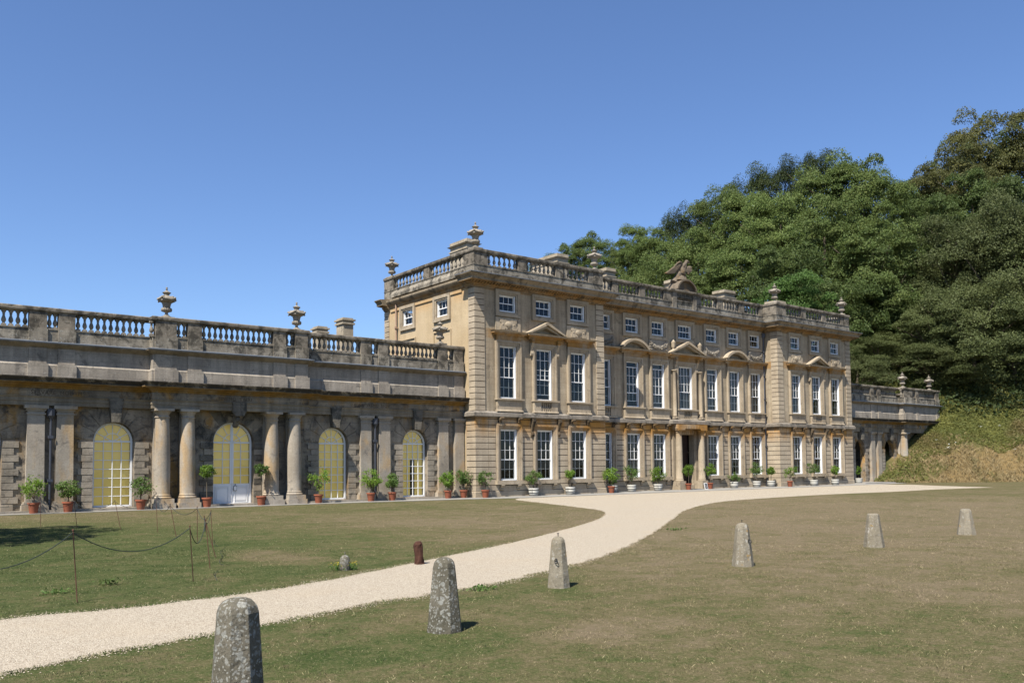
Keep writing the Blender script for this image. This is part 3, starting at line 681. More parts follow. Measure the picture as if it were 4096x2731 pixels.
def arch_window(cx,r,zs,z0,y,parent,org,rows=7,door=False,gap=None):
    m=MB(); n=24; ro=r-.02; ri=ro-.085
    o=[(cx+ro*math.cos(PI*i/n),zs+ro*math.sin(PI*i/n)) for i in range(n+1)]; q=[(cx+ri*math.cos(PI*i/n),zs+ri*math.sin(PI*i/n)) for i in range(n+1)]
    for i in range(n):
        m.prism_y([o[i],o[i+1],q[i+1],q[i]],y,y+.10)
    m.box(cx-ro,cx-ri,y,y+.1,z0,zs-.0); m.box(cx+ri,cx+ro,y,y+.1,z0,zs); m.box(cx-ri,cx+ri,y-.02,y+.1,z0,z0+.08); m.box(cx-ri,cx+ri,y-.012,y+.09,zs-.035,zs+.035)
    bw=.016
    zb=z0+.08 if not door else 1.07
    cols=4
    for i in range(1,cols):
        x=cx-ri+2*ri*i/cols; w=bw if not(door and i==2) else .09
        m.box(x-w,x+w,y+.01,y+.06,zb,zs-.035)
    rr=rows if not door else 5
    for i in range(1,rr):
        z=zb+(zs-.035-zb)*i/rr; m.box(cx-ri,cx+ri,y+.02,y+.05,z-bw,z+bw)
    # fan light
    for i in range(16):
        a0,a1=PI*i/16,PI*(i+1)/16; rb=r*.42
        m.prism_y([(cx+(rb+bw)*math.cos(a0),zs+(rb+bw)*math.sin(a0)),(cx+(rb+bw)*math.cos(a1),zs+(rb+bw)*math.sin(a1)),(cx+(rb-bw)*math.cos(a1),zs+(rb-bw)*math.sin(a1)),(cx+(rb-bw)*math.cos(a0),zs+(rb-bw)*math.sin(a0))],y+.02,y+.05)
    for k,a in enumerate((30,60,90,120,150)):
        a=rad(a); w=bw if not(door and k==2) else .07; r0=0.0 if k in(0,4,2) and door else r*.42
        if not door: r0=r*.42 if k%2 else 0.02
        c_,s_=math.cos(a),math.sin(a); px,pz=-s_*w,c_*w
        m.prism_y([(cx+r0*c_+px,zs+r0*s_+pz),(cx+ri*c_+px,zs+ri*s_+pz),(cx+ri*c_-px,zs+ri*s_-pz),(cx+r0*c_-px,zs+r0*s_-pz)],y+.022,y+.052)
    if door:
        m.box(cx-ri,cx+ri,y+.03,y+.09,z0,1.07)
        for s in (-1,1):
            a,b=sorted((cx+s*.14,cx+s*(ri-.1)))
            for z,zz in ((z0+.1,z0+.13),(.9,.93)): m.box(a,b,y+.0,y+.03,z,zz)
            m.box(a,a+.03,y,y+.03,z0+.13,.9); m.box(b-.03,b,y,y+.03,z0+.13,.9); m.box(a+.08,b-.08,y+.012,y+.03,z0+.2,.84)
        m.box(cx-.006,cx+.006,y+.0,y+.03,z0,zs)
    w=m.build('double_door' if door else 'window',MT['white'],parent,org)
    fan=[(cx+ri*math.cos(PI*i/n),zs+ri*math.sin(PI*i/n)) for i in range(n+1)]
    g_=MB(); g_.add([(x,y+.045,z) for x,z in fan]+[(cx-ri,y+.045,zb),(cx+ri,y+.045,zb)],[tuple(range(n+3))]); g_.build('pane',MT['glass'],w,org)
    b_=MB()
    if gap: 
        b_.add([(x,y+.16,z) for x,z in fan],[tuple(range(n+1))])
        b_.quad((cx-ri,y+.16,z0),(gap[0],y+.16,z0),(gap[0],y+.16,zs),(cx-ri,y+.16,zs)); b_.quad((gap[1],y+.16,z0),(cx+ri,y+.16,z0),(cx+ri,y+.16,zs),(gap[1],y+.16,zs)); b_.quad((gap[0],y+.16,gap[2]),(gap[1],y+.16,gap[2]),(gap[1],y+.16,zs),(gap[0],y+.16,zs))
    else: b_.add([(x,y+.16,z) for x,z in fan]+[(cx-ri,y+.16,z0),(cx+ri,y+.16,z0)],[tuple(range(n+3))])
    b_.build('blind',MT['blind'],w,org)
    if door:
        s=MB(); s.box(cx+.09,cx+.25,y-.03,y+.0,.72,.96); f=s.build('notice_frame',MT['iron'],w,org)
        s=MB(); s.box(cx+.105,cx+.235,y-.036,y-.031,.74,.94); s.build('notice',MT['white'],w,org)
        s=MB(); s.blob((cx+.17,y-.03,1.02),.03); s.build('door_knob',MT['iron'],w,org)
    return w
def build_wing(root,org,mx,xs0,xs1,bays,pils,cols,brk,piers,runs,left):
    X=(lambda x:39.4-x) if mx else (lambda x:x)
    def bx(mb,a,b,*r): a,b=sorted((X(a),X(b))); mb.box(a,b,*r)
    P=lambda mb,n,mt,par=None,sm=False: mb.build(n,MT[mt],par or root,org,sm)
    # wall with arches
    wl=MB(); edges=sorted([X(q) for q in bays['edges']])
    ar=sorted([(X(c),r,zs,z0) for c,r,zs,z0 in bays['arches']])
    for (a,b),(c,r,zs,z0) in zip(zip(edges,edges[1:]),ar): arch_wall(wl,a,b,YW,c,r,zs,z0,4.62,.42)
    P(wl,'wall','wing')
    # blocks around the arches
    for c,r,zs,z0 in ar:
        vm=MB()
        isdoor=abs(r-1.0)<.01
        for sd_ in (-1,1):
            bl=MB(); vs=MB(); vk=MB(); blocks_round(bl,c,r,zs,YW,verm=vk if isdoor else None,vou=vs,sides=(sd_,))
            P(bl,'arch_surround','arch'); P(vs,'voussoirs','wing')
            if isdoor: P(vk,'vermiculated_blocks','vermic')
        if not isdoor: bx_=vm.prism_y([(c-.17,zs+r-.02),(c+.17,zs+r-.02),(c+.30,4.93),(c-.30,4.93)],.93,YW+.02)
        if not isdoor: P(vm,'keystone','vermic')
    st=MB(); a,b=sorted((X(xs0),X(xs1)))
    yb=lambda o:o
    if mx: path=[(a,YP),(X(brk[1]),YP),(X(brk[1]),YP-.47),(b,YP-.47),(b,YP+4)]
    else: path=[(a,YP),(brk[0],YP),(brk[0],YP-.47),(brk[1],YP-.47),(brk[1],YP),(b,YP)]
    SWP=lambda prof:MB().sweep(prof,path)
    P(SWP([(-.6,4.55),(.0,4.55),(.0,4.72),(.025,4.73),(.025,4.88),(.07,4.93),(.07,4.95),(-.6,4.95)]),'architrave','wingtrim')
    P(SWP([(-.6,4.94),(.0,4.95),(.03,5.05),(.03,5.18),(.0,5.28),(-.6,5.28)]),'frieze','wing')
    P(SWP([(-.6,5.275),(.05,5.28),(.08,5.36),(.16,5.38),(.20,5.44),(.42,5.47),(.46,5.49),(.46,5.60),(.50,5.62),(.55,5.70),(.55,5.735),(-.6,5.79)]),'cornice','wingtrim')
    ys=.06
    P(SWP([(-.7,5.72),(.06,5.72),(.06,6.27),(-.02,6.36),(-.02,7.0),(-.7,7.0)]),'attic_wall','attic')
    P(SWP([(-.7,6.98),(-.01,6.98),(.03,7.04),(.10,7.07),(.18,7.14),(.24,7.16),(.24,7.215),(-.7,7.26)]),'attic_ledge','wingtrim')
    P(SWP([(-.05,7.205),(.255,7.205),(.26,7.245),(.02,7.30),(-.05,7.30)]),'lead_edge','lead')
    ba=SWP([(-.40,8.53),(.02,8.53),(.06,8.57),(.08,8.60),(.08,8.71),(.04,8.75),(-.42,8.76),(-.42,8.57)])
    pb=MB(); pp_=SWP([(-.5,7.24),(.02,7.24),(.02,7.78),(.05,7.80),(.05,7.84),(-.5,7.84)])
    def dy(x): 
        f=(brk[0]-.2<x<brk[1]+.2) if not mx else (x<brk[1]+.2)
        return YP-.47 if f else YP
    for a_,b_ in piers:
        y=dy((a_+b_)/2); e=.004
        bx(ba,a_+e,b_-e,y-.03,y+.34,7.83,8.535)
        pb=MB(); bx(pb,a_-.05,b_+.05,y-.14,y+.1,5.735,6.33); bx(pb,a_,b_,y-.03,y+.1,6.33,7.0); P(pb,'attic_pier','attic')
        q=MB(); bx(q,a_-.02,b_+.02,y-.10,y+.1,7.235,7.838); pp_.merge(q)
    P(pp_,'parapet','parapet')
    bo_=P(ba,'balustrade','coping')
    pos=[]
    for a_,b_,n in runs:
        for k in range(n):
            x=a_+(b_-a_)*(k+.5)/n; pos.append((X(x),dy(x)+.16))
    balusters(pos,bo_,org,7.83,.705)
    # pilasters
    for x0,x1 in pils:
        m=MB(); c=(X(x0)+X(x1))/2; w=abs(x1-x0)/2
        m.box(c-w-.16,c+w+.16,.93,YW,.02,.34); m.box(c-w-.12,c+w+.12,.97,YW,.34,.40); m.box(c-w-.07,c+w+.07,1.01,YW,.40,.48)
        wt=w*.93
        m.add([(c-w,YP,.48),(c+w,YP,.48),(c+w,YW,.48),(c-w,YW,.48),(c-wt,YP+.01,4.18),(c+wt,YP+.01,4.18),(c+wt,YW,4.18),(c-wt,YW,4.18)],[(0,1,5,4),(1,2,6,5),(3,0,4,7),(4,5,6,7)])
        m.box(c-wt-.04,c+wt+.04,YP-.03,YW,4.16,4.22); m.box(c-wt+.0,c+wt-.0,YP+.005,YW,4.22,4.32); m.box(c-wt-.05,c+wt+.05,YP-.04,YW,4.32,4.38); m.box(c-wt-.13,c+wt+.13,YP-.12,YW,4.41,4.55)
        m.add([(c-wt-.05,YP-.04,4.38),(c+wt+.05,YP-.04,4.38),(c+wt+.11,YP-.10,4.41),(c-wt-.11,YP-.10,4.41)],[(0,1,2,3)])
        P(m,'pilaster','wingcol')
    for x,y in cols:
        m=MB(); cx=X(x)
        m.box(cx-.50,cx+.50,y-.48,YW,.02,.26); m.box(cx-.44,cx+.44,y-.43,y+.42,.26,.46)
        m.lathe([(.40,.46),(.43,.51),(.40,.56),(.37,.58),(.395,.61),(.37,.65),(.355,.70),(.36,1.4),(.355,2.2),(.33,3.2),(.30,4.05),(.30,4.12),(.335,4.14),(.335,4.18),(.30,4.20),(.30,4.30),(.39,4.42),(.41,4.44)],cx,y,0,28)
        m.box(cx-.42,cx+.42,y-.41,YW,4.44,4.55)
        m.box(cx-.30,cx+.30,YP+.03,YW,.46,4.44)
        P(m,'column','wingcol',sm=True)
    m=MB(); a,b=sorted((X(xs0),X(xs1))); m.box(a,b,.86,YW+.05,-.02,.115)
    P(m,'base_step','attic')
    return X
LEDG=[-32,-26.9,-21.5,-16.3,-10.8,-5.85,0.02]
LEDG=[-32.5,-27.2,-21.45,-16.2,-10.9,-5.85,0.0]
PIERS=[(-27.9,-27.3),(-26.7,-26.1),(-22.4,-21.72),(-21.28,-20.62),(-17.4,-16.45),(-15.95,-15.3),(-11.8,-11.15),(-10.65,-9.98),(-6.72,-6.12),(-5.65,-5.05),(-1.8,-1.22),(-.72,-.10)]
RUNS=[]
for (a,b),(c,d) in zip(PIERS,PIERS[1:]): RUNS.append((b,c,max(2,round((c-b)/.27)) if c-b>1 else 2))
RUNS[4]=(-16.45,-15.95,2)
build_wing(org_,OO,False,-32.5,0.0,dict(edges=LEDG,arches=[(-29.9,.86,3.06,.14),(-24.15,.86,3.06,.14),(-18.93,.86,3.06,.14),(-13.5,1.0,3.06,.05),(-8.2,.84,3.06,.14),(-3.22,.80,3.08,.14)]),
  [(-27.9,-27.25),(-26.75,-26.1),(-22.42,-21.72),(-21.3,-20.6),(-6.72,-6.06),(-5.62,-4.9),(-1.78,-1.1),(-.66,.0)],[(-16.98,.86),(-15.84,.86),(-11.77,.86),(-10.58,.86)],(-17.5,-9.95),PIERS,RUNS,True)
for c,r,z0 in ((-29.9,.86,.14),(-24.15,.86,.14),(-18.93,.86,.14),(-8.2,.84,.14),(-3.22,.80,.14)):
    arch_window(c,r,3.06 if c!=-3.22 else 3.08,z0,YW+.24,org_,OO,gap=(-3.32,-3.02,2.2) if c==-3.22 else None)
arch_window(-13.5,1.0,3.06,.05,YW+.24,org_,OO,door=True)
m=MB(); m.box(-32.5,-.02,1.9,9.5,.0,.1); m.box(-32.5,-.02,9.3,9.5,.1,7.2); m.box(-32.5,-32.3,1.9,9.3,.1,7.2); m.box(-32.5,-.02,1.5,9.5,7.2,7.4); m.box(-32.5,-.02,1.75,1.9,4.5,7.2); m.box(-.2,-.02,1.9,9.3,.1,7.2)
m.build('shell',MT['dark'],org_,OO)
for x in (-21.51,-5.86): downpipe(x,YP-.0,.1,4.42,org_,OO,'leadpipe',r=.05)
# head keystone with antlers above the orangery door
m=MB(); c=-13.5
m.prism_y([(c-.34,4.55),(c-.2,4.30),(c+.2,4.30),(c+.34,4.55),(c+.34,4.96),(c-.34,4.96)],.52,.70)
m.blob((c,.95,4.35),(.17,.22,.22),10,7); m.blob((c,.80,4.15),(.11,.17,.15),10,6); m.tube([(c,1.0,4.3),(c,.98,4.0),(c,1.15,3.85)],[.18,.15,.14],10)
for s in (-1,1):
    m.tube([(c+s*.10,.88,4.52),(c+s*.30,.78,4.56),(c+s*.38,.72,4.78),(c+s*.34,.70,4.92)],[.05,.045,.035,.02],7)
    m.tube([(c+s*.30,.78,4.58),(c+s*.18,.70,4.72)],[.035,.015],6); m.blob((c+s*.19,.98,4.40),(.10,.05,.06),7,5)
m.build('stag_head_keystone',MT['vermic'],org_,OO,True)
# cut inscription on the frieze
def letters(txt,x,y,z,size,parent,org,width=None):
    cu=bpy.data.curves.new('inscription','FONT'); cu.body=txt; cu.size=size; cu.extrude=.004; cu.align_x='CENTER'; cu.space_character=1.12
    tmp=bpy.data.objects.new('tmp',cu); COL.objects.link(tmp); bpy.context.view_layer.update()
    dg=bpy.context.evaluated_depsgraph_get(); me=bpy.data.meshes.new_from_object(tmp.evaluated_get(dg)); bpy.data.objects.remove(tmp)
    me.materials.clear(); me.materials.append(MT['ins'])
    o=bpy.data.objects.new('inscription',me); COL.objects.link(o); o.parent=parent
    o.location=(x-org[0],y-org[1],z-org[2]); o.rotation_euler=(PI/2,0,0); return o
MT['ins']=simple('incised_letters',(.10,.08,.06),.95,.1,.3,6)
letters('SERVARE  MODVM',-21.3,YP-.034,5.03,.22,org_,OO); letters('FINEMQ  TVERI',-13.7,YP-.47-.034,5.03,.22,org_,OO); letters('NATVRAMQ  SEQVI',-5.9,YP-.034,5.03,.20,org_,OO)
# right wing
RP=[(-9.9-1.75,-9.98),(-6.72,-6.12),(-5.65,-5.05),(-1.8,-1.22)]
RPI=[(-1.8,-1.25),(-5.6,-5.0),(-6.75,-6.15),(-11.6,-10.0),(-12.75,-12.2),(-16.7,-16.0)]
RRU=[]
rr_=sorted(RPI)
for (a,b),(c,d) in zip(rr_,rr_[1:]): RRU.append((b,c,max(2,round((c-b)/.27))))
RRU.append((-1.22,-.0,4))
build_wing(gw,GO,True,-16.8,-.02,dict(edges=[-16.8,-10.95,-5.85,-.02],arches=[(-3.35,.78,3.08,.0),(-8.35,.80,3.08,.0),(-13.7,.8,3.08,.0)]),
  [(-1.78,-1.1),(-5.62,-4.95),(-6.72,-6.06)],[(-10.25,.86)],(-16.8,-9.85),RPI,RRU,False)
m=MB(); m.box(39.5,56.1,1.75,5.4,7.2,7.4); m.box(44.3,56.1,5.2,5.4,0,7.2); m.box(55.9,56.1,1.8,5.2,0,7.2); m.box(39.5,56.1,1.6,1.75,4.5,7.2); m.box(39.46,41.2,5.2,5.4,0,7.2); m.box(41.2,44.3,5.2,5.4,4.2,7.2); m.box(45.3,45.5,1.75,5.2,0,4.5)
m.build('shell',MT['wing'],gw,GO)
# low service range with chimneys behind the orangery
so=(-2,14,0); sr=thing('service_range','pale chimney stacks of a building behind the orangery balustrade','building',so)
m=MB(); m.box(-7,3,12.0,18,0,7.0); m.build('wall',MT['side'],sr,so)
m=MB(); m.add([(-7.2,11.8,7.0),(3.2,11.8,7.0),(3.2,18.2,7.0),(-7.2,18.2,7.0),(-6,15,7.7),(2,15,7.7)],[(0,1,5,4),(1,2,5),(2,3,4,5),(3,0,4),(0,3,2,1)]); rs=m.build('roof',MT['slate'],sr,so)
def chim2(x0,x1,y0,y1,zt):
    m=MB(); m.box(x0,x1,y0,y1,6.9,zt-.45); m.box(x0-.09,x1+.09,y0-.09,y1+.09,zt-.45,zt-.33); m.box(x0-.02,x1+.02,y0-.02,y1+.02,zt-.33,zt-.2); m.box(x0-.12,x1+.12,y0-.12,y1+.12,zt-.2,zt-.1); m.box(x0,x1,y0,y1,zt-.1,zt)
    m.build('chimney',MT['chim'],rs,so)
chim2(-3.84,-3.15,12.3,13.1,11.15); chim2(-2.0,-1.25,12.3,13.3,11.9)
# ================================================================ TERRAIN
FOOT=[(110,-70),(75,-28),(57,-11),(49,-4.5),(44.2,.8),(43.6,8),(45,16),(50,40),(58,62),(72,84),(110,130),(220,260)]
def sdist(x,y):
    x=np.asarray(x,float); y=np.asarray(y,float); best=np.full(x.shape,1e9); sg=np.ones(x.shape)
    for (ax,ay),(bx,by) in zip(FOOT,FOOT[1:]):
        dx,dy=bx-ax,by-ay; L=dx*dx+dy*dy; t=np.clip(((x-ax)*dx+(y-ay)*dy)/L,0,1); px,py=x-ax-t*dx,y-ay-t*dy; d=np.hypot(px,py)
        cr=dx*(y-ay)-dy*(x-ax); m=d<best-1e-9; best=np.where(m,d,best); sg=np.where(m,np.where(cr<0,1,-1),sg)
    return best*sg
def bumpf(x,y): return .22*np.sin(x*.9+1.3*np.sin(y*.5))*np.cos(y*.8+x*.2)+.5*np.sin(x*.21+y*.13)*np.sin(y*.19-.4)
def hillz(x,y):
    s=sdist(x,y); h=np.where(s<15,.84*s-.9*(1-np.exp(-np.maximum(s,0)/1.2)),11.7+.50*(s-15)); h=np.where(s>60,34.2+.28*(s-60),h); h=np.minimum(h,46)
    return h+bumpf(x,y)*np.clip(s/5,0,1)-.03
def grid(xs,ys,name,mat,f,keep=None):
    X,Y=np.meshgrid(xs,ys); Z=f(X,Y); V=np.stack([X.ravel(),Y.ravel(),Z.ravel()],1); nx=len(xs); F=[]
    S=sdist(X,Y)
    for j in range(len(ys)-1):
        for i in range(nx-1):
            if keep is None or S[j,i]>keep or S[j+1,i+1]>keep: F.append((j*nx+i,j*nx+i+1,(j+1)*nx+i+1,(j+1)*nx+i))
    o=npmesh(name,V,F,mat); o.data.polygons.foreach_set('use_smooth',[True]*len(F)); return o
# lawn colour shared by the ground sheet and the blades standing in it
def lawn(name,blade=False):
    t=NT(name); p=t.pos(); q=t.comb(*[t.sep(p)[i] for i in (0,1)],0.0)
    n1=t.noise(q,.32,5,.62,.4); n2=t.noise(q,1.6,6,.7); n3=t.noise(q,9,5,.75); n4=t.noise(q,45,4,.7)
    def blob(cx,cy,r0,r1,sx=1,sy=1):
        v=t.n('VectorMath',_operation='DISTANCE'); t.set(v.inputs[0],t.vscale(q,(sx,sy,1))); v.inputs[1].default_value=(cx*sx,cy*sy,0)
        return t.rng(t.math('ADD',v.outputs['Value'],t.math('MULTIPLY_ADD',n1,3.0,-1.5)),r0,r1,1.,0.)
    g=t.math('MULTIPLY_ADD',n1,.9,-.02); g=t.math('ADD',g,t.math('MULTIPLY_ADD',n2,1.25,-.625)); g=t.math('ADD',g,t.math('MULTIPLY_ADD',n3,1.15,-.575))
    g=t.math('ADD',g,t.math('MULTIPLY',blob(-26,-20,4.5,12.5,1,.7),.36)); g=t.math('ADD',g,t.math('MULTIPLY',blob(-24.75,-33.0,.2,1.7,1,1.9),.34))
    g=t.math('ADD',g,t.math('MULTIPLY',blob(-8,-8,5,14),.10)); g=t.math('SUBTRACT',g,t.math('MULTIPLY',blob(-22.0,-24.3,.3,1.9,1.6,.8),.35))
    g=t.math('SUBTRACT',g,t.math('MULTIPLY',blob(-2,-24,8,24,1,1),.22))
    g=t.math('SUBTRACT',g,t.math('MULTIPLY',blob(-22.6,-33.6,.1,1.1,1,1.4),.25))
    r=t.n('ValToRGB'); e=r.color_ramp.elements; t.set(r.inputs[0],g)
    cs=[(.14,(.185,.145,.09)),(.34,(.150,.124,.066)),(.52,(.116,.106,.048)),(.72,(.078,.092,.032)),(.98,(.042,.066,.018))]
    e[0].position,e[0].color=cs[0][0],(*cs[0][1],1); e[1].position,e[1].color=cs[-1][0],(*cs[-1][1],1)
    for a,c in cs[1:-1]: m=e.new(a); m.color=(*c,1)
    col=r.outputs[0]
    if blade:
        ri=t.t.nodes.new('ShaderNodeNewGeometry').outputs['Random Per Island']
        col=t.mix(t.rng(ri,.82,.90,0.,.55),col,(.30,.25,.15)); k=t.rng(ri,0,.8,1.0,1.9); col=t.mix(1.0,col,t.comb(k,k,k),'MULTIPLY')
        return t.end(t.bsdf(col,.8,.15))
    k=t.rng(n4,.25,.75,.55,1.42); col=t.mix(1.0,col,t.comb(k,k,k),'MULTIPLY')
    sp=t.rng(t.noise(q,24,7,.85),.53,.63,0.,.7); col=t.mix(sp,col,(.27,.225,.13)); dk=t.rng(t.noise(t.vscale(q,(1,1,1)),15,7,.85),.54,.64,0.,.75); col=t.mix(dk,col,(.028,.040,.013)); sp=t.rng(t.noise(q,5.5,8,.85),.56,.66,0.,.4); col=t.mix(sp,col,(.17,.135,.078))
    n5=t.noise(t.vscale(q,(1,1,1)),130,3,.8); k=t.rng(n5,.3,.7,.75,1.25); col=t.mix(1.0,col,t.comb(k,k,k),'MULTIPLY')
    return t.end(t.bsdf(col,1.0,.05,normal=t.bump(t.math('ADD',n4,t.math('MULTIPLY',n3,.6)),.6,.04)))
MT['lawn']=lawn('dry_lawn'); MT['blade']=lawn('lawn_blades',True)
gs=MB(); gs.quad((-900,-900,0),(1500,-900,0),(1500,1500,0),(-900,1500,0)); g_=gs.build('ground',MT['lawn']); tag(g_,'patchy sun-dried lawn',kind='structure')
t=NT('hill_soil'); p=t.pos(); z=t.sep(p)[2]; n=t.noise(p,.5,6,.7); n2=t.noise(p,5,5,.7)
c=t.mix(n2,(.17,.115,.05),(.30,.215,.095)); c2=t.mix(n2,(.05,.06,.02),(.10,.11,.04)); hm=t.rng(t.math('ADD',t.math('ADD',z,t.math('MULTIPLY',t.rng(t.sep(p)[0],46.,49.5,1.,0.),3.2)),t.math('MULTIPLY_ADD',n,3.0,-1.5)),2.0,4.0,0.,1.)
MT['hill']=t.end(t.bsdf(t.mix(hm,c,c2),1,.05,normal=t.bump(n2,.8,.2)))
o=grid(np.concatenate([np.arange(42,84,1.0),np.arange(84,330,6.)]),np.concatenate([np.arange(-60,-18,3.),np.arange(-18,20,1.0),np.arange(20,300,6.)]),'hillside',MT['hill'],hillz,keep=-1.5)
tag(o,'steep grassy and wooded hillside rising right of the house',kind='structure')
# gravel path and forecourt
def cat(P,n=8,closed=False):
    out=[]
    for i in range(len(P)-1):
        p0=P[max(i-1,0)];p1=P[i];p2=P[i+1];p3=P[min(i+2,len(P)-1)]
        for k in range(n):
            s=k/n; out.append(tuple(.5*((2*p1[j])+(-p0[j]+p2[j])*s+(2*p0[j]-5*p1[j]+4*p2[j]-p3[j])*s*s+(-p0[j]+3*p1[j]-3*p2[j]+p3[j])*s**3) for j in (0,1)))
    out.append(P[-1]); return out
UPE=[(-34,-29.3),(-30,-28.7),(-27.28,-28.45),(-25.35,-28.5),(-23.29,-27.98),(-20.39,-26.52),(-16.05,-24.17),(-10.65,-20.64),(-7.4,-18.0),(-5.3,-15.6),(-3.9,-12.6),(-2.2,-8.5),(-.4,-4.2),(1.3,-2.35)]
LOE=[(33.9,-13.6),(27.7,-12.7),(21.9,-12.9),(15.7,-12.5),(9,-13.0),(3.56,-14.3),(-2.6,-17.7),(-7.5,-21.3),(-12.48,-25.0),(-17.07,-28.05),(-20.37,-29.6),(-21.81,-30.08),(-23.05,-30.25),(-25.11,-30.85),(-26.57,-31.25),(-27.71,-31.62),(-31,-32.4),(-34,-33.1)]
def rough(P,amp,step):
    L=[];
    for (a,b) in zip(P,P[1:]):
        n=max(1,int(math.dist(a,b)/step))
        for k in range(n):
            s=k/n; x=a[0]+(b[0]-a[0])*s; y=a[1]+(b[1]-a[1])*s
            q=amp*(math.sin(x*3.1+y*2.3)+.7*math.sin(x*7.7-y*5.1)+.8*random.uniform(-1,1)); L.append((x+q*.5,y+q*.6))
    L.append(P[-1]); return L
up_=rough(cat(UPE),.035,.12); lo_=rough(cat(LOE),.045,.12)
poly=up_+[(20,-2.3),(39.6,-2.45),(39.2,-5.4),(36.5,-8.5)]+lo_
from mathutils.geometry import tessellate_polygon
tri=tessellate_polygon([[Vector((x,y,0)) for x,y in poly]])
t=NT('pale_gravel'); p=t.pos(); vo=t.n('TexVoronoi',Scale=80.,Randomness=1.); t.set(vo.inputs['Vector'],p); v2=t.n('TexVoronoi',Scale=140.,Randomness=1.); t.set(v2.inputs['Vector'],p)
bw=t.n('RGBToBW',Color=vo.outputs['Color']).outputs[0]; n=t.noise(p,.7,5,.6); r=t.n('ValToRGB'); t.set(r.inputs[0],bw); e=r.color_ramp.elements
e[0].position=.15; e[0].color=(.33,.265,.19,1); e[1].position=.85; e[1].color=(.63,.55,.425,1); m=e.new(.45); m.color=(.53,.455,.345,1)
edge=t.rng(vo.outputs['Distance'],.35,.75,1.,.72); c=t.mix(1.0,r.outputs[0],t.comb(edge,edge,edge),'MULTIPLY'); c=t.mix(t.math('MULTIPLY',t.rng(n,.45,.75,0.,1.),.3),c,(.48,.385,.265))
hgt=t.math('ADD',t.math('MULTIPLY',vo.outputs['Distance'],-1.),t.math('MULTIPLY',v2.outputs['Distance'],-.5))
MT['gravel']=t.end(t.bsdf(c,.95,.15,normal=t.bump(hgt,.5,.03)))
pm=MB(); pm.add([(x,y,.003) for x,y in poly],[tuple(f) for f in tri]); o=pm.build('gravel_path',MT['gravel']); tag(o,'pale gravel path widening into the forecourt',kind='structure')
me=o.data
if me.polygons[0].normal.z<0: me.flip_normals()
pv=MB()
pe_=[(-34,.25),(-17,-.15),(-9,-.35),(-1.6,-1.3),(1.2,-2.15),(8,-2.25),(39.6,-2.45),(44.5,-2.0)]
pv.add([(x,y,.022) for x,y in pe_]+[(45.2,.4,.022),(45.2,1.6,.022),(-34,1.6,.022)],[tuple(range(len(pe_)+3))]); 
for (a,b) in zip(pe_,pe_[1:]): pv.quad((a[0],a[1],-.02),(b[0],b[1],-.02),(b[0],b[1],.022),(a[0],a[1],.022))
o=pv.build('pavement',MT['pave']); tag(o,'stone pavement along the foot of the buildings',kind='structure')
m=MB(); m.box(39.7,44.6,-.9,1.6,-.02,.10); o=m.build('stone_apron',MT['pave']); tag(o,'raised stone apron before the right wing arches',kind='structure')
# ---------------------------------------------------------------- grass blades
CAMP=np.array([-28.885,-40.169])
def blades(name,N,dmin,dmax,h0,h1,w,label,dens_pow=1.0,edge=False,seed=1):
    r=np.random.default_rng(seed)
    u=r.random(N); d=dmin*(dmax/dmin)**u if dens_pow==2 else np.sqrt(dmin**2+(dmax**2-dmin**2)*u)
    a=rad(38.14)+np.arctan(r.uniform(-.62,.62,N)); 
    x=CAMP[0]+d/np.cos(a-rad(38.14))*np.sin(a); y=CAMP[1]+d/np.cos(a-rad(38.14))*np.cos(a)
    # off the gravel
    keep=np.ones(N,bool); inside=np.zeros(N,bool); px=np.array([q[0] for q in poly]); py=np.array([q[1] for q in poly]); m=len(px); step=1
    for i in range(m):
        x1,y1,x2,y2=px[i],py[i],px[(i+1)%m],py[(i+1)%m]
        if y1==y2: continue
        c=((y1>y)!=(y2>y)); xi=(x2-x1)*(y-y1)/(y2-y1)+x1; inside^=c&(x<xi)
    keep&=~inside; keep&=~((y>-2.3)&(x>-2)); keep&=y<-.6
    clump=np.sin(x*5.1+np.sin(y*3.3)*2)*np.cos(y*6.2+x*1.7); keep&=(clump>-.55)|(r.random(N)<.35)
    x,y=x[keep],y[keep]; n=len(x); h=r.uniform(h0,h1,n)*(.7+.5*np.clip(clump[keep],-1,1)); th=r.uniform(0,2*PI,n); le=r.uniform(.2,1.3,n)*h; td=r.uniform(0,2*PI,n)
    wd=w*r.uniform(.6,1.3,n)
    a0=np.stack([x-np.cos(th)*wd,y-np.sin(th)*wd,np.full(n,0.)],1); b0=np.stack([x+np.cos(th)*wd,y+np.sin(th)*wd,np.full(n,0.)],1)
    mx,my=x+np.cos(td)*le*.4,y+np.sin(td)*le*.4
    c0=np.stack([mx+np.cos(th)*wd*.7,my+np.sin(th)*wd*.7,h*.7],1); e0=np.stack([x+np.cos(td)*le,y+np.sin(td)*le,h],1)
    V=np.stack([a0,b0,c0,e0],1).reshape(-1,3); F=np.arange(4*n).reshape(-1,4)
    o=npmesh(name,V,F,MT['blade']); tag(o,label,kind='stuff'); tag(o,cat='grass'); return o
blades('grass',230000,5.6,19,.006,.026,.0016,'short dry grass blades on the lawn',seed=1)
blades('grass',150000,17,44,.008,.030,.0038,'short dry grass blades on the far lawn',seed=2)
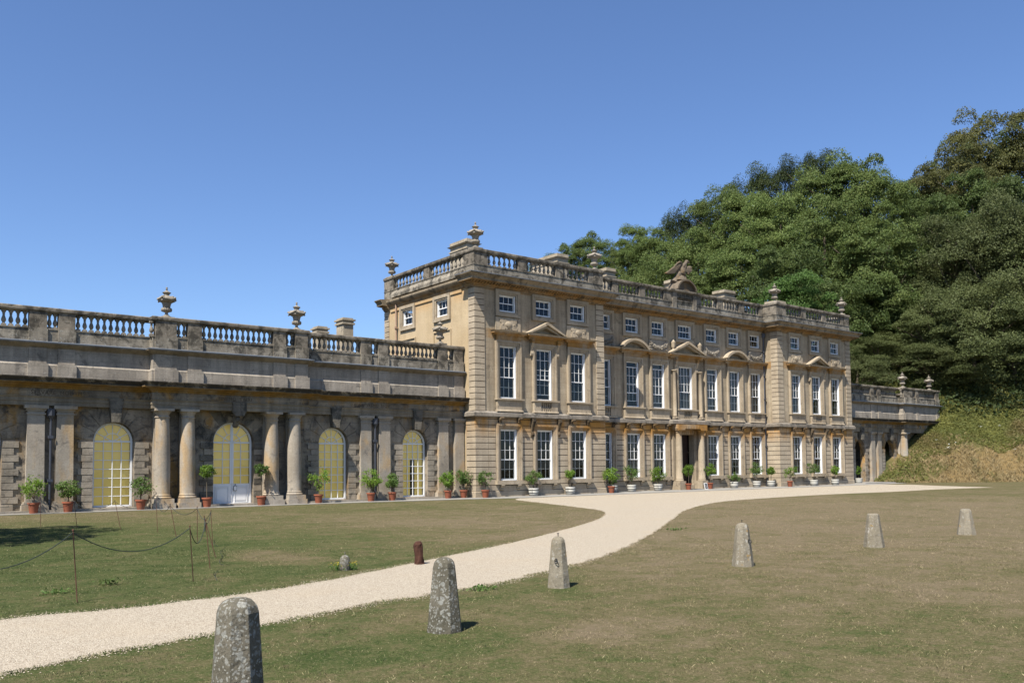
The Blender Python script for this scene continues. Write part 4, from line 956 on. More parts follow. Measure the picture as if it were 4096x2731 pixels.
def edge_grass():
    r=np.random.default_rng(9); P=[]
    for L in (up_,lo_):
        for (a,b) in zip(L,L[1:]):
            d=math.dist(a,CAMP); 
            if d>45: continue
            n=int(math.dist(a,b)*(520 if d<16 else 190 if d<28 else 60))
            for k in range(n):
                u=r.random(); P.append((a[0]+(b[0]-a[0])*u,a[1]+(b[1]-a[1])*u,d))
    P=np.array(P); n=len(P); dd=P[:,2]; off=np.abs(r.normal(0,.05,n))*np.where(r.random(n)<.5,1,-1); x=P[:,0]+off*.6+r.normal(0,.02,n); y=P[:,1]+off+r.normal(0,.02,n)
    h=r.uniform(.005,.024,n)*(.5+.9*np.abs(np.sin(x*2.3+y*1.7))); th=r.uniform(0,2*PI,n); td=r.uniform(0,2*PI,n); le=r.uniform(.2,1.2,n)*h; w=.0018*(1+dd/18)
    V=np.stack([np.stack([x-np.cos(th)*w,y-np.sin(th)*w,0*x],1),np.stack([x+np.cos(th)*w,y+np.sin(th)*w,0*x],1),np.stack([x+np.cos(td)*le*.4+np.cos(th)*w*.7,y+np.sin(td)*le*.4+np.sin(th)*w*.7,h*.7],1),np.stack([x+np.cos(td)*le,y+np.sin(td)*le,h],1)],1).reshape(-1,3)
    o=npmesh('edge_grass',V,np.arange(4*n).reshape(-1,4),MT['blade']); tag(o,'ragged grass along both edges of the gravel path',kind='stuff',cat='grass')
    # loose gravel stones near the camera
    n=9000; idx=r.integers(0,len(P),n); m=P[idx,2]<20; idx=idx[m]; n=len(idx); o2=r.normal(0,.10,n); x=P[idx,0]+o2*.5; y=P[idx,1]+o2; s_=r.uniform(.004,.010,n)
    base=np.array([[1,0,0],[0,1,0],[-1,0,0],[0,-1,0],[0,0,.8],[0,0,-.3]]); F0=np.array([[0,1,4],[1,2,4],[2,3,4],[3,0,4]])
    V=(base[None]*s_[:,None,None]*r.uniform(.7,1.3,(n,6,1))+np.stack([x,y,0*x+.004],1)[:,None,:]).reshape(-1,3); F=(F0[None]+6*np.arange(n)[:,None,None]).reshape(-1,3)
    o=npmesh('loose_gravel',V,F,MT['gravel'],n=3); tag(o,'loose gravel stones scattered along the path edges',kind='stuff',cat='gravel')
edge_grass()
# small green weeds at the path edge and in the lawn
def leaves_np(P,S,nrm=None,flat=.5,seed=0,asp=.55):
    """leaf quads: centres P, sizes S"""
    r=np.random.default_rng(seed); n=len(P)
    d=r.normal(size=(n,3)); 
    if nrm is not None: d=d*flat+nrm
    d/=np.linalg.norm(d,axis=1,keepdims=True)+1e-9
    t_=r.normal(size=(n,3)); a=np.cross(d,t_); a/=np.linalg.norm(a,axis=1,keepdims=True)+1e-9; b=np.cross(d,a)
    S=S[:,None]; q=asp
    V=np.stack([P-a*S,P-b*S*q+d*S*.12,P+a*S,P+b*S*q+d*S*.12],1).reshape(-1,3)
    return V,np.arange(4*n).reshape(-1,4)
def weed(x,y,r0,label,mat='Q',n=90,hh=.06):
    r=np.random.default_rng(int(abs(x*100)+abs(y*37))); P=r.normal(size=(n,3))*[r0*.5,r0*.35,0]; P[:,2]=r.uniform(.005,hh,n)
    V,F=leaves_np(P,r.uniform(.012,.035,n),np.array([0,0,.8]),.7); o=npmesh('weed',V,F,FO[mat],None,(x,y,0)); tag(o,label,'weed','weeds in the lawn'); return o
weed(-21.72,-30.3,.22,'green weed tuft at the gravel edge right of the tallest middle bollard','Q')
weed(-25.53,-26.02,.16,'dark thistle rosette in the left lawn behind the rope','B',120,.09)
weed(-26.33,-26.5,.25,'low green weed patch left of the nearest rope post','Q')
weed(-11.2,-24.6,.25,'dark weed clump on the lawn edge beside the curving gravel','Q')
# yellow flowers by the small stone
r=np.random.default_rng(5)
for sx,lab in ((-.16,'yellow-flowered plant left of the short stone stump'),(.16,'yellow-flowered plant right of the short stone stump')):
    P=r.normal(size=(110,3))*[.06,.06,0]; P[:,2]=r.uniform(.01,.11,110); V,F=leaves_np(P,r.uniform(.012,.028,110)); o=npmesh('flowering_plant',V,F,FO['Q'],None,(-21.99+sx*.8,-26.77-sx*.2,0)); tag(o,lab,'plant','yellow flowers by the stone')
    if 'yel' not in MT: MT['yel']=simple('yellow_petals',(.42,.33,.04),.7,.2,.1)
    P=r.normal(size=(45,3))*[.06,.06,0]; P[:,2]=r.uniform(.08,.14,45); V,F=leaves_np(P,r.uniform(.008,.016,45)); npmesh('flowers',V,F,MT['yel'],o)
# ================================================================ BOLLARDS
def lichen(name,base1,base2,pale,amt,orange=None):
    t=NT(name); p=t.pos(); n=t.noise(p,2.2,6,.65); col=t.mix(t.rng(n,.3,.7),base1,base2)
    d=t.noise(p,1.1,3); 
    w=t.vscale(p,(1,1,1)); wn=t.n('TexNoise',Scale=9.,Detail=3); q=t.n('VectorMath',_operation='MULTIPLY_ADD'); t.set(q.inputs[0],wn.outputs['Color']); q.inputs[1].default_value=(.05,.05,.05); t.set(q.inputs[2],p)
    for sc_,lo,cc in ((13.,.30,pale),(24.,.33,tuple(x*.85 for x in pale)),(46.,.36,tuple(x*1.1 for x in pale))):
        v=t.n('TexVoronoi',Scale=sc_,Randomness=1.); t.set(v.inputs['Vector'],q.outputs[0]); r_=t.n('RGBToBW',Color=v.outputs['Color']).outputs[0]
        m=t.math('MULTIPLY',t.rng(v.outputs['Distance'],lo,lo+.10,1.,0.),t.rng(t.math('ADD',r_,t.math('MULTIPLY_ADD',t.noise(p,3.5,4),.9,-.45)),1-amt-.04,1-amt+.04,0.,1.)); col=t.mix(t.math('MULTIPLY',m,.75),col,cc)
    if orange:
        m=t.rng(t.noise(p,7,6,.7),.60,.66,0.,1.); col=t.mix(t.math('MULTIPLY',m,.7),col,orange)
    k=t.rng(t.noise(p,60,4,.7),.25,.75,.7,1.25); col=t.mix(1.0,col,t.comb(k,k,k),'MULTIPLY'); dk=t.rng(t.noise(p,28,5,.7),.62,.70,0.,.7); col=t.mix(dk,col,(.04,.037,.03))
    return t.end(t.bsdf(col,.95,.1,normal=t.bump(t.math('ADD',t.noise(p,24,8,.7),t.math('MULTIPLY',t.noise(p,5,3),1.5)),.8,.02)))
MT['boll']=lichen('lichened_bollard',(.11,.10,.072),(.17,.152,.115),(.33,.325,.285),.42)
MT['boll2']=lichen('pale_bollard',(.22,.19,.135),(.30,.265,.20),(.40,.375,.32),.22,(.36,.22,.06))
def bollard(x,y,h,rb,rt,mat,label,rz=0,broken=0,extras=()):
    m=MB(); k=h/.76
    prof=[(rb*1.02,-.05)]
    if broken: prof+=[(rt,h-.10),(rt*.93,h-.03),(rt*.75,h)]
    else: prof+=[(rt,.66*k),(rt*.90,.705*k),(rt*.70,.735*k),(rt*.42,.752*k),(rt*.15,.758*k)]
    m.lathe(prof,seg=8,rot=PI/8)
    if broken:
        m.v=[(a,b,(c-(.10+.6*max(0,a*math.cos(broken)+b*math.sin(broken)))*(1 if c>h-.12 else 0)*.5)) for a,b,c in m.v]
    o=m.build('stone_bollard',MT[mat],None,(0,0,0)); o.location=(x,y,0); o.rotation_euler=(0,0,rz)
    b=o.modifiers.new('bevel','BEVEL'); b.width=.004; b.segments=1; b.limit_method='ANGLE'; b.angle_limit=rad(25)
    tag(o,label,'bollard','tapered stone bollards in the grass')
    for e in extras:
        if e[0]=='pin': q=MB(); q.tube([(0,0,h-.02),(0,0,h+.035)],.006,6); q.blob((0,0,h+.04),(.016,.016,.006)); q.build('iron_pin',MT['iron'],o)
        if e[0]=='ring':
            q=MB(); a=e[1]; z=e[2]; rr=rb+(rt-rb)*z/h+.0; cx_,cy_=rr*math.cos(a),rr*math.sin(a)
            q.tube([(cx_*.9,cy_*.9,z+.03),(cx_*1.12,cy_*1.12,z+.03)],.010,6)
            q.tube([(cx_*1.12+.0,cy_*1.12+.028*math.cos(w_),z+.0+.03*math.sin(w_)) for w_ in np.linspace(0,2*PI,13)],.006,6); q.build('iron_ring',MT['iron'],o)
    return o
bollard(-26.57,-34.03,.80,.200,.152,'boll','large grey lichen-spotted bollard nearest the camera, cut by the bottom edge',.52)
bollard(-23.77,-32.47,.77,.195,.124,'boll','dark lichened bollard with a mossy round top, left of the path bend',.15)
bollard(-20.70,-30.78,.72,.172,.107,'boll2','pale bollard with an iron ring on its side, on the right edge of the gravel',.1,extras=(('pin',),('ring',-2.6,.38)))
bollard(-16.70,-30.93,.73,.190,.114,'boll2','pale octagonal bollard with orange lichen round its foot, fourth from the camera',.35,extras=(('pin',),('ring',-2.0,.42)))
bollard(-12.05,-30.67,.74,.215,.126,'boll2','bollard with its top broken to a slope, between two other bollards on the right lawn',.2,broken=.1)
bollard(-7.6,-30.5,.66,.22,.134,'boll2','farthest bollard, short with a split face and broken flat top',.6,broken=3.0)
m=MB(); m.lathe([(.085,-.02),(.09,.05),(.085,.16),(.075,.21),(.045,.245),(.01,.255)],seg=14); m.tube([(0,0,.25),(0,0,.31)],.008,6)
o=m.build('stone_stump',MT['boll'],None,(0,0,0),True); o.location=(-21.99,-26.77,0); tag(o,'short rounded stone stump beside yellow flowers on the left lawn','bollard')
m=MB(); m.lathe([(.095,-.02),(.085,.04),(.08,.15),(.082,.3),(.078,.36),(.05,.40),(.02,.405)],seg=11); m.v=[(a-.10*c+random.uniform(-.008,.008),b+random.uniform(-.008,.008),c+.25*a*(c>.3)) for a,b,c in m.v]
MT['redstump']=stone('red_stump',(.055,.028,.02),(.11,.05,.034),None,dark=.4,darkc=(.03,.02,.018),bv=0,joint=0,bumps=.8)
o=m.build('red_stump',MT['redstump'],None,(0,0,0)); o.location=(-20.56,-26.85,0); tag(o,'dark red weathered stump standing at the far edge of the gravel','stump')
# ================================================================ ROPE POSTS
POSTS=[((-26.29,-27.61),(-26.35,-27.57,0.93)),((-24.43,-26.50),(-24.48,-26.46,0.84)),((-23.60,-24.84),(-23.67,-24.79,0.83)),((-22.88,-23.10),(-23.07,-22.94,0.80)),((-22.06,-20.53),(-22.10,-20.50,0.80)),((-21.91,-19.03),(-21.92,-19.02,0.83)),((-21.76,-16.95),(-21.90,-16.84,0.84)),((-21.60,-14.73),(-21.64,-14.70,0.87)),((-22.10,-12.86),(-22.25,-12.73,0.85)),((-22.80,-10.52),(-22.89,-10.46,0.80)),((-23.61,-9.36),(-23.64,-9.34,0.85))]
PL=['nearest rope post, rusty rod standing alone in the left foreground grass','second rope post from the camera, at the right end of the long sagging rope','thin rope post leaning slightly, left of the loosely leaning one','rope post leaning most of all towards its neighbours','rightmost upright rope post, nearly vertical','upright rope post in line with the left edge of the white orangery door','leaning rope post in front of the left orangery columns','rope post before the base of the leftmost orangery column','leaning rope post in front of the arched window left of the columns','leaning rope post below the second terracotta pot','farthest rope post, below the leftmost terracotta pot']
for (b,tp),lab in zip(POSTS,PL):
    m=MB(); m.tube([(0,0,-.05),(tp[0]-b[0],tp[1]-b[1],tp[2])],.0075,6); m.blob((tp[0]-b[0],tp[1]-b[1],tp[2]+.01),.014,8,5)
    o=m.build('rope_post',MT['rod'],None,(0,0,0)); o.location=(b[0],b[1],0); tag(o,lab,'rope post','thin iron rope posts on the left lawn')
tops=[Vector(t_) for _,t_ in POSTS]; tops=[Vector((-28.3,-28.9,.9))]+tops+[Vector((-25.6,-8.2,.85))]
sag=[.34,.30,.30,.22,.18,.22,.20,.22,.20,.22,.2,.2]
pts=[]
for a,b,s in zip(tops,tops[1:],sag):
    for k in range(14):
        u=k/14; q=a.lerp(b,u); q.z-=.02+s*4*u*(1-u); pts.append(tuple(q))
m=MB(); m.tube(pts,.0062,6); o=m.build('rope',MT['rope'],None,(0,0,0),True); tag(o,'thin dark rope sagging between the iron posts on the left lawn','rope')
for ps,lab in (([(-21.61,-19.31),(-21.82,-19.92),(-21.94,-20.32),(-21.97,-20.6)],'short end of dark cord on the grass beside the most upright rope posts'),
  ([(-22.33,-21.83),(-22.51,-22.29),(-22.68,-22.83),(-22.80,-23.2),(-23.08,-23.83),(-23.26,-24.40),(-23.31,-24.67)],'wavy dark cord lying in the grass right of the leaning rope post'),
  ([(-23.72,-25.60),(-23.87,-25.86),(-24.02,-26.28),(-24.15,-26.76)],'curved piece of dark cord lying right of the second rope post')):
    q=cat(ps,6); m=MB(); m.tube([(x,y,.008+.02*max(0,math.sin(i*.6))) for i,(x,y) in enumerate(q)],.004,5); o=m.build('loose_cord',MT['rope'],None,(0,0,0),True); tag(o,lab,'cord','loose cords on the left lawn')
# ================================================================ POTTED TREES
def pot_tree(x,y,kind,top,wid,shape,mat,label,seed):
    r=np.random.default_rng(seed); root=thing('potted_tree',label,'potted tree',(x,y,.022),r.uniform(0,6),'potted citrus and bay trees along the building fronts')
    if kind=='T':
        ph=.44; m=MB(); m.lathe([(.155,0),(.16,.02),(.20,.36),(.205,.37),(.235,.375),(.24,.43),(.235,.44),(.21,.44),(.205,.41)],seg=20); m.build('pot',MT['terra'],root,smooth=True); pr=.20
    else:
        ph=.46; m=MB(); n=16
        m.lathe([(.255,.02),(.28,.15),(.295,.30),(.305,ph),(.28,ph),(.275,.40)],seg=n*2)
        b=m.build('barrel',MT['barrel'],root); pr=.27
        for z,rr in ((.06,.267),(.16,.286),(.33,.302)):
            q=MB(); q.lathe([(rr-.01,z),(rr+.010,z),(rr+.014,z+.036),(rr-.01,z+.036)],seg=32); q.build('hoop',MT['iron'],b)
        q=MB()
        for a in (2.6,2.85): q.tube([(.30*math.cos(a),.30*math.sin(a),.42),(.33*math.cos(a),.33*math.sin(a),.38),(.325*math.cos(a),.325*math.sin(a),.2),(.30*math.cos(a),.30*math.sin(a),.16)],.008,5)
        q.build('handle',MT['iron'],b)
    q=MB(); q.lathe([(pr,ph-.05),(.01,ph-.03)],seg=16); q.build('soil',MT['soil'],root)
    ball=shape=='ball'; hgt=top-ph; fr=wid/2; cz=top-fr*.92 if ball else ph+hgt*.60; rz_=fr*.92 if ball else hgt*.44
    if shape=='low': cz=ph+hgt*.5; rz_=hgt*.5
    q=MB(); q.tube([(0,0,ph-.06),(.02,.01,(ph+cz)/2),(0,0,cz+rz_*.3)],[.03 if not ball else .022,.022,.012],7)
    tips=[]
    for k in range(13):
        a=r.uniform(0,2*PI); rr=r.uniform(.45,.85)*fr; zz=cz+r.uniform(-.6,.8)*rz_; z0=max(ph+.12,cz-rz_*1.0) if not ball else cz-rz_*.6
        q.tube([(0,0,z0),(rr*.5*math.cos(a),rr*.5*math.sin(a),(z0+zz)/2),(rr*math.cos(a),rr*math.sin(a),zz)],[.012,.009,.005],5); tips.append((rr*math.cos(a),rr*math.sin(a),zz))
    q.build('trunk',MT['bark'],root)
    N={'ball':1500,'bush':1350,'open':750,'low':900}[shape]; C=[]
    nc={'ball':34,'bush':26,'open':20,'low':18}[shape]
    d=r.normal(size=(nc,3)); d/=np.linalg.norm(d,axis=1,keepdims=True); rr=r.uniform(.45,.88,nc)[:,None]; cc=d*rr*[fr,fr,rz_]
    cc[:,2]+=cz
    if shape=='open': cc[:13]=np.array(tips)
    k=r.integers(0,nc,N); P=cc[k]+r.normal(size=(N,3))*(.085 if not ball else .07)*[1,1,.9]*(wid/1.1)
    P[:,2]=np.maximum(P[:,2],ph+.03)
    o_=(P-[0,0,cz]); o_/=np.linalg.norm(o_,axis=1,keepdims=True)+1e-6
    V,F=leaves_np(P,r.uniform(.028,.052,N)*(1.1 if shape!='ball' else .9),o_*.5+[0,0,.35],.8,seed); npmesh('foliage',V,F,FO[mat],root)
    return root
PT=[(-22.21,.45,'T',1.45,1.20,'open','P','leftmost terracotta pot with a wide airy citrus bush'),
(-20.92,.45,'T',1.38,1.05,'bush','Q','terracotta pot with a dark compact bush, left of the first full arched window'),
(-17.99,.45,'T',1.43,1.10,'open','Q','terracotta pot with a sparse bush at the right side of the first full arched window'),
(-15.06,.45,'T',2.05,.80,'ball','P','tall lollipop tree in terracotta, left of the white double door'),
(-12.45,.45,'T',2.05,.74,'ball','Q','dark lollipop tree in terracotta, right of the white double door'),
(-9.45,.45,'T',1.76,1.25,'open','P','airy citrus in terracotta at the arched window right of the columns'),
(-6.47,.45,'T',1.69,1.15,'bush','P','yellowish citrus in terracotta before the paired pilasters with the drainpipe'),
(-5.19,.45,'T',1.42,.95,'bush','Q','dark glossy bush in terracotta just left of the last arched window'),
(-1.59,.45,'T',1.42,1.05,'bush','P','leafy bush in terracotta, left one of the close pair by the house corner'),
(-.54,.45,'T',1.68,1.0,'bush','Q','taller dark bush in terracotta, right one of the close pair by the house corner'),
(.34,-.45,'T',1.48,.88,'open','Q','pale sparse bush in terracotta just right of the house corner'),
(3.87,-.45,'B',1.60,1.05,'ball','Q','broad dark round tree in a white half barrel under the first and second pavilion windows'),
(6.78,-.45,'B',1.56,.70,'ball','P','small bright round tree in a white half barrel before the third pavilion window'),
(10.25,-.5,'T',1.62,1.12,'bush','P','lemon bush in terracotta standing before a white barrel at the left pavilion corner'),
(11.32,.45,'B',1.25,.7,'low','Q','white half barrel mostly hidden behind the lemon bush in terracotta'),
(13.06,.45,'B',1.72,1.15,'open','Q','sparse spreading tree in a white half barrel in the left of the recess'),
(15.63,.45,'B',1.58,1.15,'bush','P','dense bright green bush in a white half barrel left of the porch'),
(18.61,.3,'T',1.80,.95,'ball','P','bright round tree in terracotta in front of the porch door'),
(21.01,.35,'T',1.84,1.0,'ball','P','bright round tree in terracotta right of the right porch column'),
(23.89,.45,'B',1.08,1.0,'low','Q','low dark shrub in a white half barrel, the shortest plant in the recess'),
(26.62,.45,'B',1.92,1.15,'ball','Q','tall spreading tree in a white half barrel before the last recess window'),
(28.22,.3,'B',1.54,.72,'ball','P','small yellow-green ball tree in a white half barrel by the black drainpipe'),
(29.0,-.85,'T',1.55,1.12,'open','P','sparse orange-tinged bush in terracotta at the right pavilion corner'),
(32.2,-.85,'B',1.88,1.2,'ball','Q','spreading round tree in a white half barrel between right pavilion windows'),
(35.2,-.85,'B',1.58,.85,'ball','P','small bright ball tree in a white half barrel, last in front of the right pavilion'),
(40.7,.3,'B',1.5,.5,'open','P','thin yellowish plant in a white barrel round the far corner, by the dark archway')]
for i,a in enumerate(PT): pot_tree(*a,seed=100+i)
# doormat and board
m=MB()
for k in range(14): m.box(19.2+k*.075,19.2+k*.075+.05,.35,.85,.03,.05)
m.box(19.18,20.26,.33,.87,.023,.032); o=m.build('doormat',MT['lead'],None,(0,0,0)); tag(o,'striped grey slatted doormat before the dark front door','doormat')
m=MB(); m.prism_x([(.18,.022),(.21,.022),(.31,.46),(.28,.46)],-.17,.17); o=m.build('notice_board',MT['white'],None,(0,0,0)); o.location=(20.42,0,0); tag(o,'small dark notice board leaning at the foot of the right porch column','notice board')
m=MB(); m.prism_x([(.183,.05),(.187,.05),(.277,.43),(.273,.43)],-.14,.14); m.build('panel',MT['iron'],o)
q=MB()
for k in range(7): zz=.12+k*.04; yy=.18+(zz-.022)*.228-.006; q.box(-.10,.10-.03*(k%3),yy-.002,yy+.001,zz,zz+.012)
q.build('text_lines',MT['white'],o)
# ================================================================ TREES
def crown_mesh(name,seed,mat,n,nc,leaf,cr=.27,flat=.75,droop=0,core=.10,lumpy=1.0):
    r=np.random.default_rng(seed); d=r.normal(size=(nc,3)); d[:,2]+=.25; d/=np.linalg.norm(d,axis=1,keepdims=True)
    c=d*(r.uniform(.50,.84,nc)*(1+lumpy*.10*r.normal(size=nc)))[:,None]
    # big lobes
    lb=r.normal(size=(7,3)); lb/=np.linalg.norm(lb,axis=1,keepdims=True); c*= (1+.16*np.max(d@lb.T,axis=1)**6-.10*lumpy*np.max(d@-lb[:3].T,axis=1)**4)[:,None]
    R=cr*r.uniform(.65,1.15,nc); k=r.integers(0,nc,n); u=r.normal(size=(n,3)); u/=np.linalg.norm(u,axis=1,keepdims=True); u[:,2]=np.abs(u[:,2])*.95-.12+.25*u[:,2]
    P=c[k]+u*(R[k]*r.uniform(.45,1.0,n)**.5)[:,None]*[1,1,flat]
    m=int(n*core); P[:m]=np.clip(r.normal(size=(m,3))*.33,-.62,.62); ln=np.linalg.norm(P,axis=1,keepdims=True); P=np.where(ln>1.12,P*1.12/ln,P)
    if droop: P[:,2]-=droop*r.random(n)*(np.abs(P[:,0])+np.abs(P[:,1]))*.3
    out=P-c[k]*.65; out/=np.linalg.norm(out,axis=1,keepdims=True)+1e-6
    V,F=leaves_np(P,leaf*r.uniform(.6,1.3,n),out*.7+[0,0,.35],.75,seed,asp=.6)
    me=npmesh(name,V,F,FO[mat]); d_=me.data; bpy.data.objects.remove(me); return d_
CR={'L':[crown_mesh('lime_crown',20+i,'L',46000,64,.0165,.25) for i in range(3)],
 'D':[crown_mesh('yew_crown',30,'D',30000,60,.016,.22,1.3,0,.12,1.2)],
 'B':[crown_mesh('broad_crown',40+i,'B',42000,56,.0178,.27) for i in range(2)],
 'O':[crown_mesh('tinged_crown',50,'O',36000,60,.018,.25)],
 'E':[crown_mesh('holm_crown',60+i,'E',52000,62,.0135,.26,.8) for i in range(2)],
 'G':[crown_mesh('laurel_crown',70,'G',34000,85,.019,.21)]}
NAME={'L':'lime_tree','D':'yew_tree','B':'broadleaf_tree','O':'beech_tree','E':'holm_oak','G':'laurel_tree'}
def tree(x,y,top,r,k,label,rz=None,base=None,seed=0):
    rn=random.Random(seed*7+3); b=float(hillz(x,y)) if base is None else base; b=max(b,0)
    rzz=r*1.25 if rz is None else rz; rzz=min(rzz,max(2.0,(top-b)*.62)); cz=top-rzz*.98
    root=thing(NAME[k],label,'tree',(x,y,b),0,'trees on the hillside')
    ms=CR[k]; o=bpy.data.objects.new('crown',ms[seed%len(ms)]); COL.objects.link(o); o.parent=root; o.location=(0,0,cz-b); o.scale=(r,r,rzz); o.rotation_euler=(0,0,rn.uniform(0,6.28))
    m=MB(); tr=.045*r+.05; H=cz-b
    m.tube([(0,0,-.5),(.1*r*.3,0,H*.4),(0,.1,H*.8),(.1,0,H+rzz*.4)],[tr*1.3,tr,tr*.75,tr*.3],9)
    for i in range(7):
        a=i*2.4+rn.random(); z0=H*(.55+.07*i) if H>2 else H*.5; m.tube([(0,0,z0),(.35*r*math.cos(a),.35*r*math.sin(a),z0+.22*rzz),(.72*r*math.cos(a),.72*r*math.sin(a),z0+.50*rzz)],[tr*.45,tr*.3,tr*.1],6)
    m.build('trunk',MT['bark'],root); return root
TREES=[
(73.5,16.0,31.5,5.5,'B','shaded broadleaf tree deep in the hollow right of the lime slope'),
(66.2,74.6,37.4,3.4,'L','smallest lime at the extreme left end of the wooded skyline'),
(68.0,72.2,38.7,4.2,'L','rounded lime at the far left end of the wooded skyline'),
(70.8,69.9,41.1,4.4,'L','second rounded lime from the left on the skyline, right of the first small one'),
(73.0,65.5,41.8,5.2,'L','broad round lime crown behind the roof urn of the left pavilion'),
(71.3,56.9,38.4,4.2,'L','low lime filling the dip just right of the roof urn skyline'),
(71.0,54.5,40.6,4.2,'L','narrow pointed lime rising right of the dip in the skyline'),
(68.7,46.3,37.3,6.0,'L','lime on the slope left of the eagle statue'),
(79.4,52.8,43.3,5.0,'D','dark yew top on the skyline above and left of the eagle'),
(80.6,49.3,44.4,5.0,'D','dark yew top directly above the eagle on the skyline'),
(71.2,37.6,42.0,6.0,'L','round-topped lime in front of the dark yews, right of the eagle'),
(63.0,35.7,34.1,6.0,'L','lime crown directly behind the eagle'),
(70.1,32.3,40.4,6.2,'L','large lime below the first high dark yew'),
(87.6,43.4,49.4,6.0,'D','high dark yew standing behind the lime ridge, left one'),
(90.9,40.7,50.6,5.5,'D','high dark yew in the middle of the ridge'),
(64.9,23.9,37.3,7.0,'L','big lime in the middle of the wooded slope'),
(90.0,35.1,50.6,5.5,'D','ragged dark yew at the peak of the ridge'),
(77.8,23.4,44.5,7.5,'L','tallest and brightest lime crown at the peak of the ridge'),
(64.8,17.8,34.1,7.0,'L','large lime below the tallest lime crown'),
(78.1,19.5,41.0,6.0,'L','lime forming the right shoulder of the ridge'),
(64.7,11.7,31.0,6.5,'L','lime at the right end of the lime slope'),
(57.0,24.1,30.5,6.0,'L','lime low on the slope above the recess roof'),
(59.9,40.9,31.1,6.0,'L','lime low on the slope, left of the eagle near the roofline'),
(63.2,51.0,32.4,6.0,'L','lime showing just above the roofline left of the eagle'),
(53.0,27.6,26.4,6.0,'L','lime showing just above the roofline right of the eagle'),
(55.2,16.9,26.6,6.0,'B','dark broadleaf tree above the right pavilion chimney'),
(91.7,21.5,43.4,5.0,'B','bushy tree in the gap between the two high masses of trees'),
(93.9,19.8,42.4,4.5,'B','yellow-green topped tree in the skyline gap, right one'),
(57.2,13.5,23.9,6.0,'B','deep green broadleaf tree behind the right pavilion roof'),
(66.0,11.5,27.0,6.0,'B','shaded broadleaf tree right of the lime slope'),
(48.8,12.5,21.8,5.0,'G','bright green laurel behind the last roof urn'),
(50.8,10.6,18.5,4.0,'B','glossy green tree just right of the house roof corner'),
(63.8,11.5,21.0,5.5,'B','dark tree in the shaded hollow right of the house'),
(105.2,16.5,54.0,7.5,'O','high brown-tinged beech at the upper right skyline'),
(109.8,12.0,54.4,7.5,'O','brown-tinged beech cut by the right edge of the picture'),
(90.2,13.7,45.2,6.0,'O','beech stepping down on the left flank of the high right trees'),
(82.5,12.6,37.4,5.2,'B','pale-edged broadleaf tree at the left foot of the high beeches'),
(86.0,9.7,38.8,6.0,'B','dark green tree below the high beeches'),
(89.9,6.6,39.9,6.5,'B','dark green tree at the right edge below the beeches'),
(70.2,4.9,30.6,6.5,'E','feathery grey-green holm oak, left part of the big mass'),
(70.8,0.5,31.2,7.5,'E','feathery holm oak in the middle of the big mass'),
(70.6,-4.0,29.4,7.0,'E','feathery holm oak at the right edge of the picture'),
(68.8,8.2,25.0,5.5,'E','holm oak on the left flank of the big grey-green mass'),
(63.3,0.5,21.6,7.0,'E','holm oak hanging over the bank'),
(69.2,-2.4,21.3,6.5,'E','holm oak low at the right edge of the picture'),
(66.9,-2.0,16.0,4.6,'E','lowest holm oak over the brambles at the right'),
(58.5,8.0,15.6,5.0,'E','rounded holm oak bush above the wing urns, left'),
(59.5,3.0,14.6,5.0,'E','rounded holm oak bush above the outer wing urn'),
(53.6,7.6,13.4,4.2,'E','low holm oak behind the first wing urn'),
(66.0,3.6,15.6,3.6,'E','dark holm oak at the end of the wing balustrade'),
(62.0,3.5,18.5,5.5,'E','shaded holm oak between bank and big mass')]
for i,a in enumerate(TREES): tree(*a,seed=i)
tree(-33.2,-15.2,13.5,5.0,'B','tree standing out of frame at the left, shading the lawn',rz=5.2,base=0,seed=91)
tree(66,107,21,4.5,'L','small distant tree top seen through the orangery balustrade',base=3,seed=92)
# ---------------------------------------------------------------- bank cover
r=np.random.default_rng(77)
def scatter(N,x0,x1,y0,y1,cond):
    x=r.uniform(x0,x1,N); y=r.uniform(y0,y1,N); s=sdist(x,y); k=cond(x,y,s); x,y,s=x[k],y[k],s[k]
    k=~((x<56.4)&(y>.98)&(y<5.6)); return x[k],y[k],s[k],hillz(x[k],y[k])
def nz(x,y): return .5+.5*np.sin(x*.7+2*np.sin(y*.45))*np.cos(y*.63+1.5*np.sin(x*.31))
x,y,s,z=scatter(560000,43,72,-34,14,lambda x,y,s:(s>.0)&((s>2.6+2.2*nz(x,y))|((y>-2.6)&(s>.05)&(x<50.5))|((s<1.6)&(x<46.5)&(s>.05)))&(s<26)&~((x<64)&(y>6.5)&(x>52)))
cl=nz(x*2.3,y*2.3)*nz(x*1.1+4,y*1.3); z2=z+r.random(len(x))*(.10+.62*cl); P=np.stack([x,y,z2],1)
V,F=leaves_np(P,r.uniform(.05,.115,len(x)),np.array([-.3,-.3,.8]),.8,3); o=npmesh('brambles',V,F,FO['K']); tag(o,'green brambles and nettles covering the bank',kind='stuff',cat='brambles')
x,y,s,z=scatter(520000,42,90,-50,16,lambda x,y,s:(s>-.4)&(s<3.0+2.6*r.random(len(x))*nz(x,y)+1.5*nz(x*.6,y*.6))|(((y>5.5)&(s<12))))
n=len(x); h=r.uniform(.10,.42,n)*(.6+.7*nz(x*1.7,y*1.5)); th=r.uniform(0,2*PI,n); td=r.normal(.6,.9,n); le=h*r.uniform(.2,1.1,n); w_=.009*r.uniform(.6,1.4,n)
V=np.stack([np.stack([x-np.cos(th)*w_,y-np.sin(th)*w_,z-.05],1),np.stack([x+np.cos(th)*w_,y+np.sin(th)*w_,z-.05],1),np.stack([x+np.cos(td)*le*.4+np.cos(th)*w_,y+np.sin(td)*le*.4+np.sin(th)*w_,z+h*.7],1),np.stack([x+np.cos(td)*le,y+np.sin(td)*le,z+h],1)],1).reshape(-1,3)
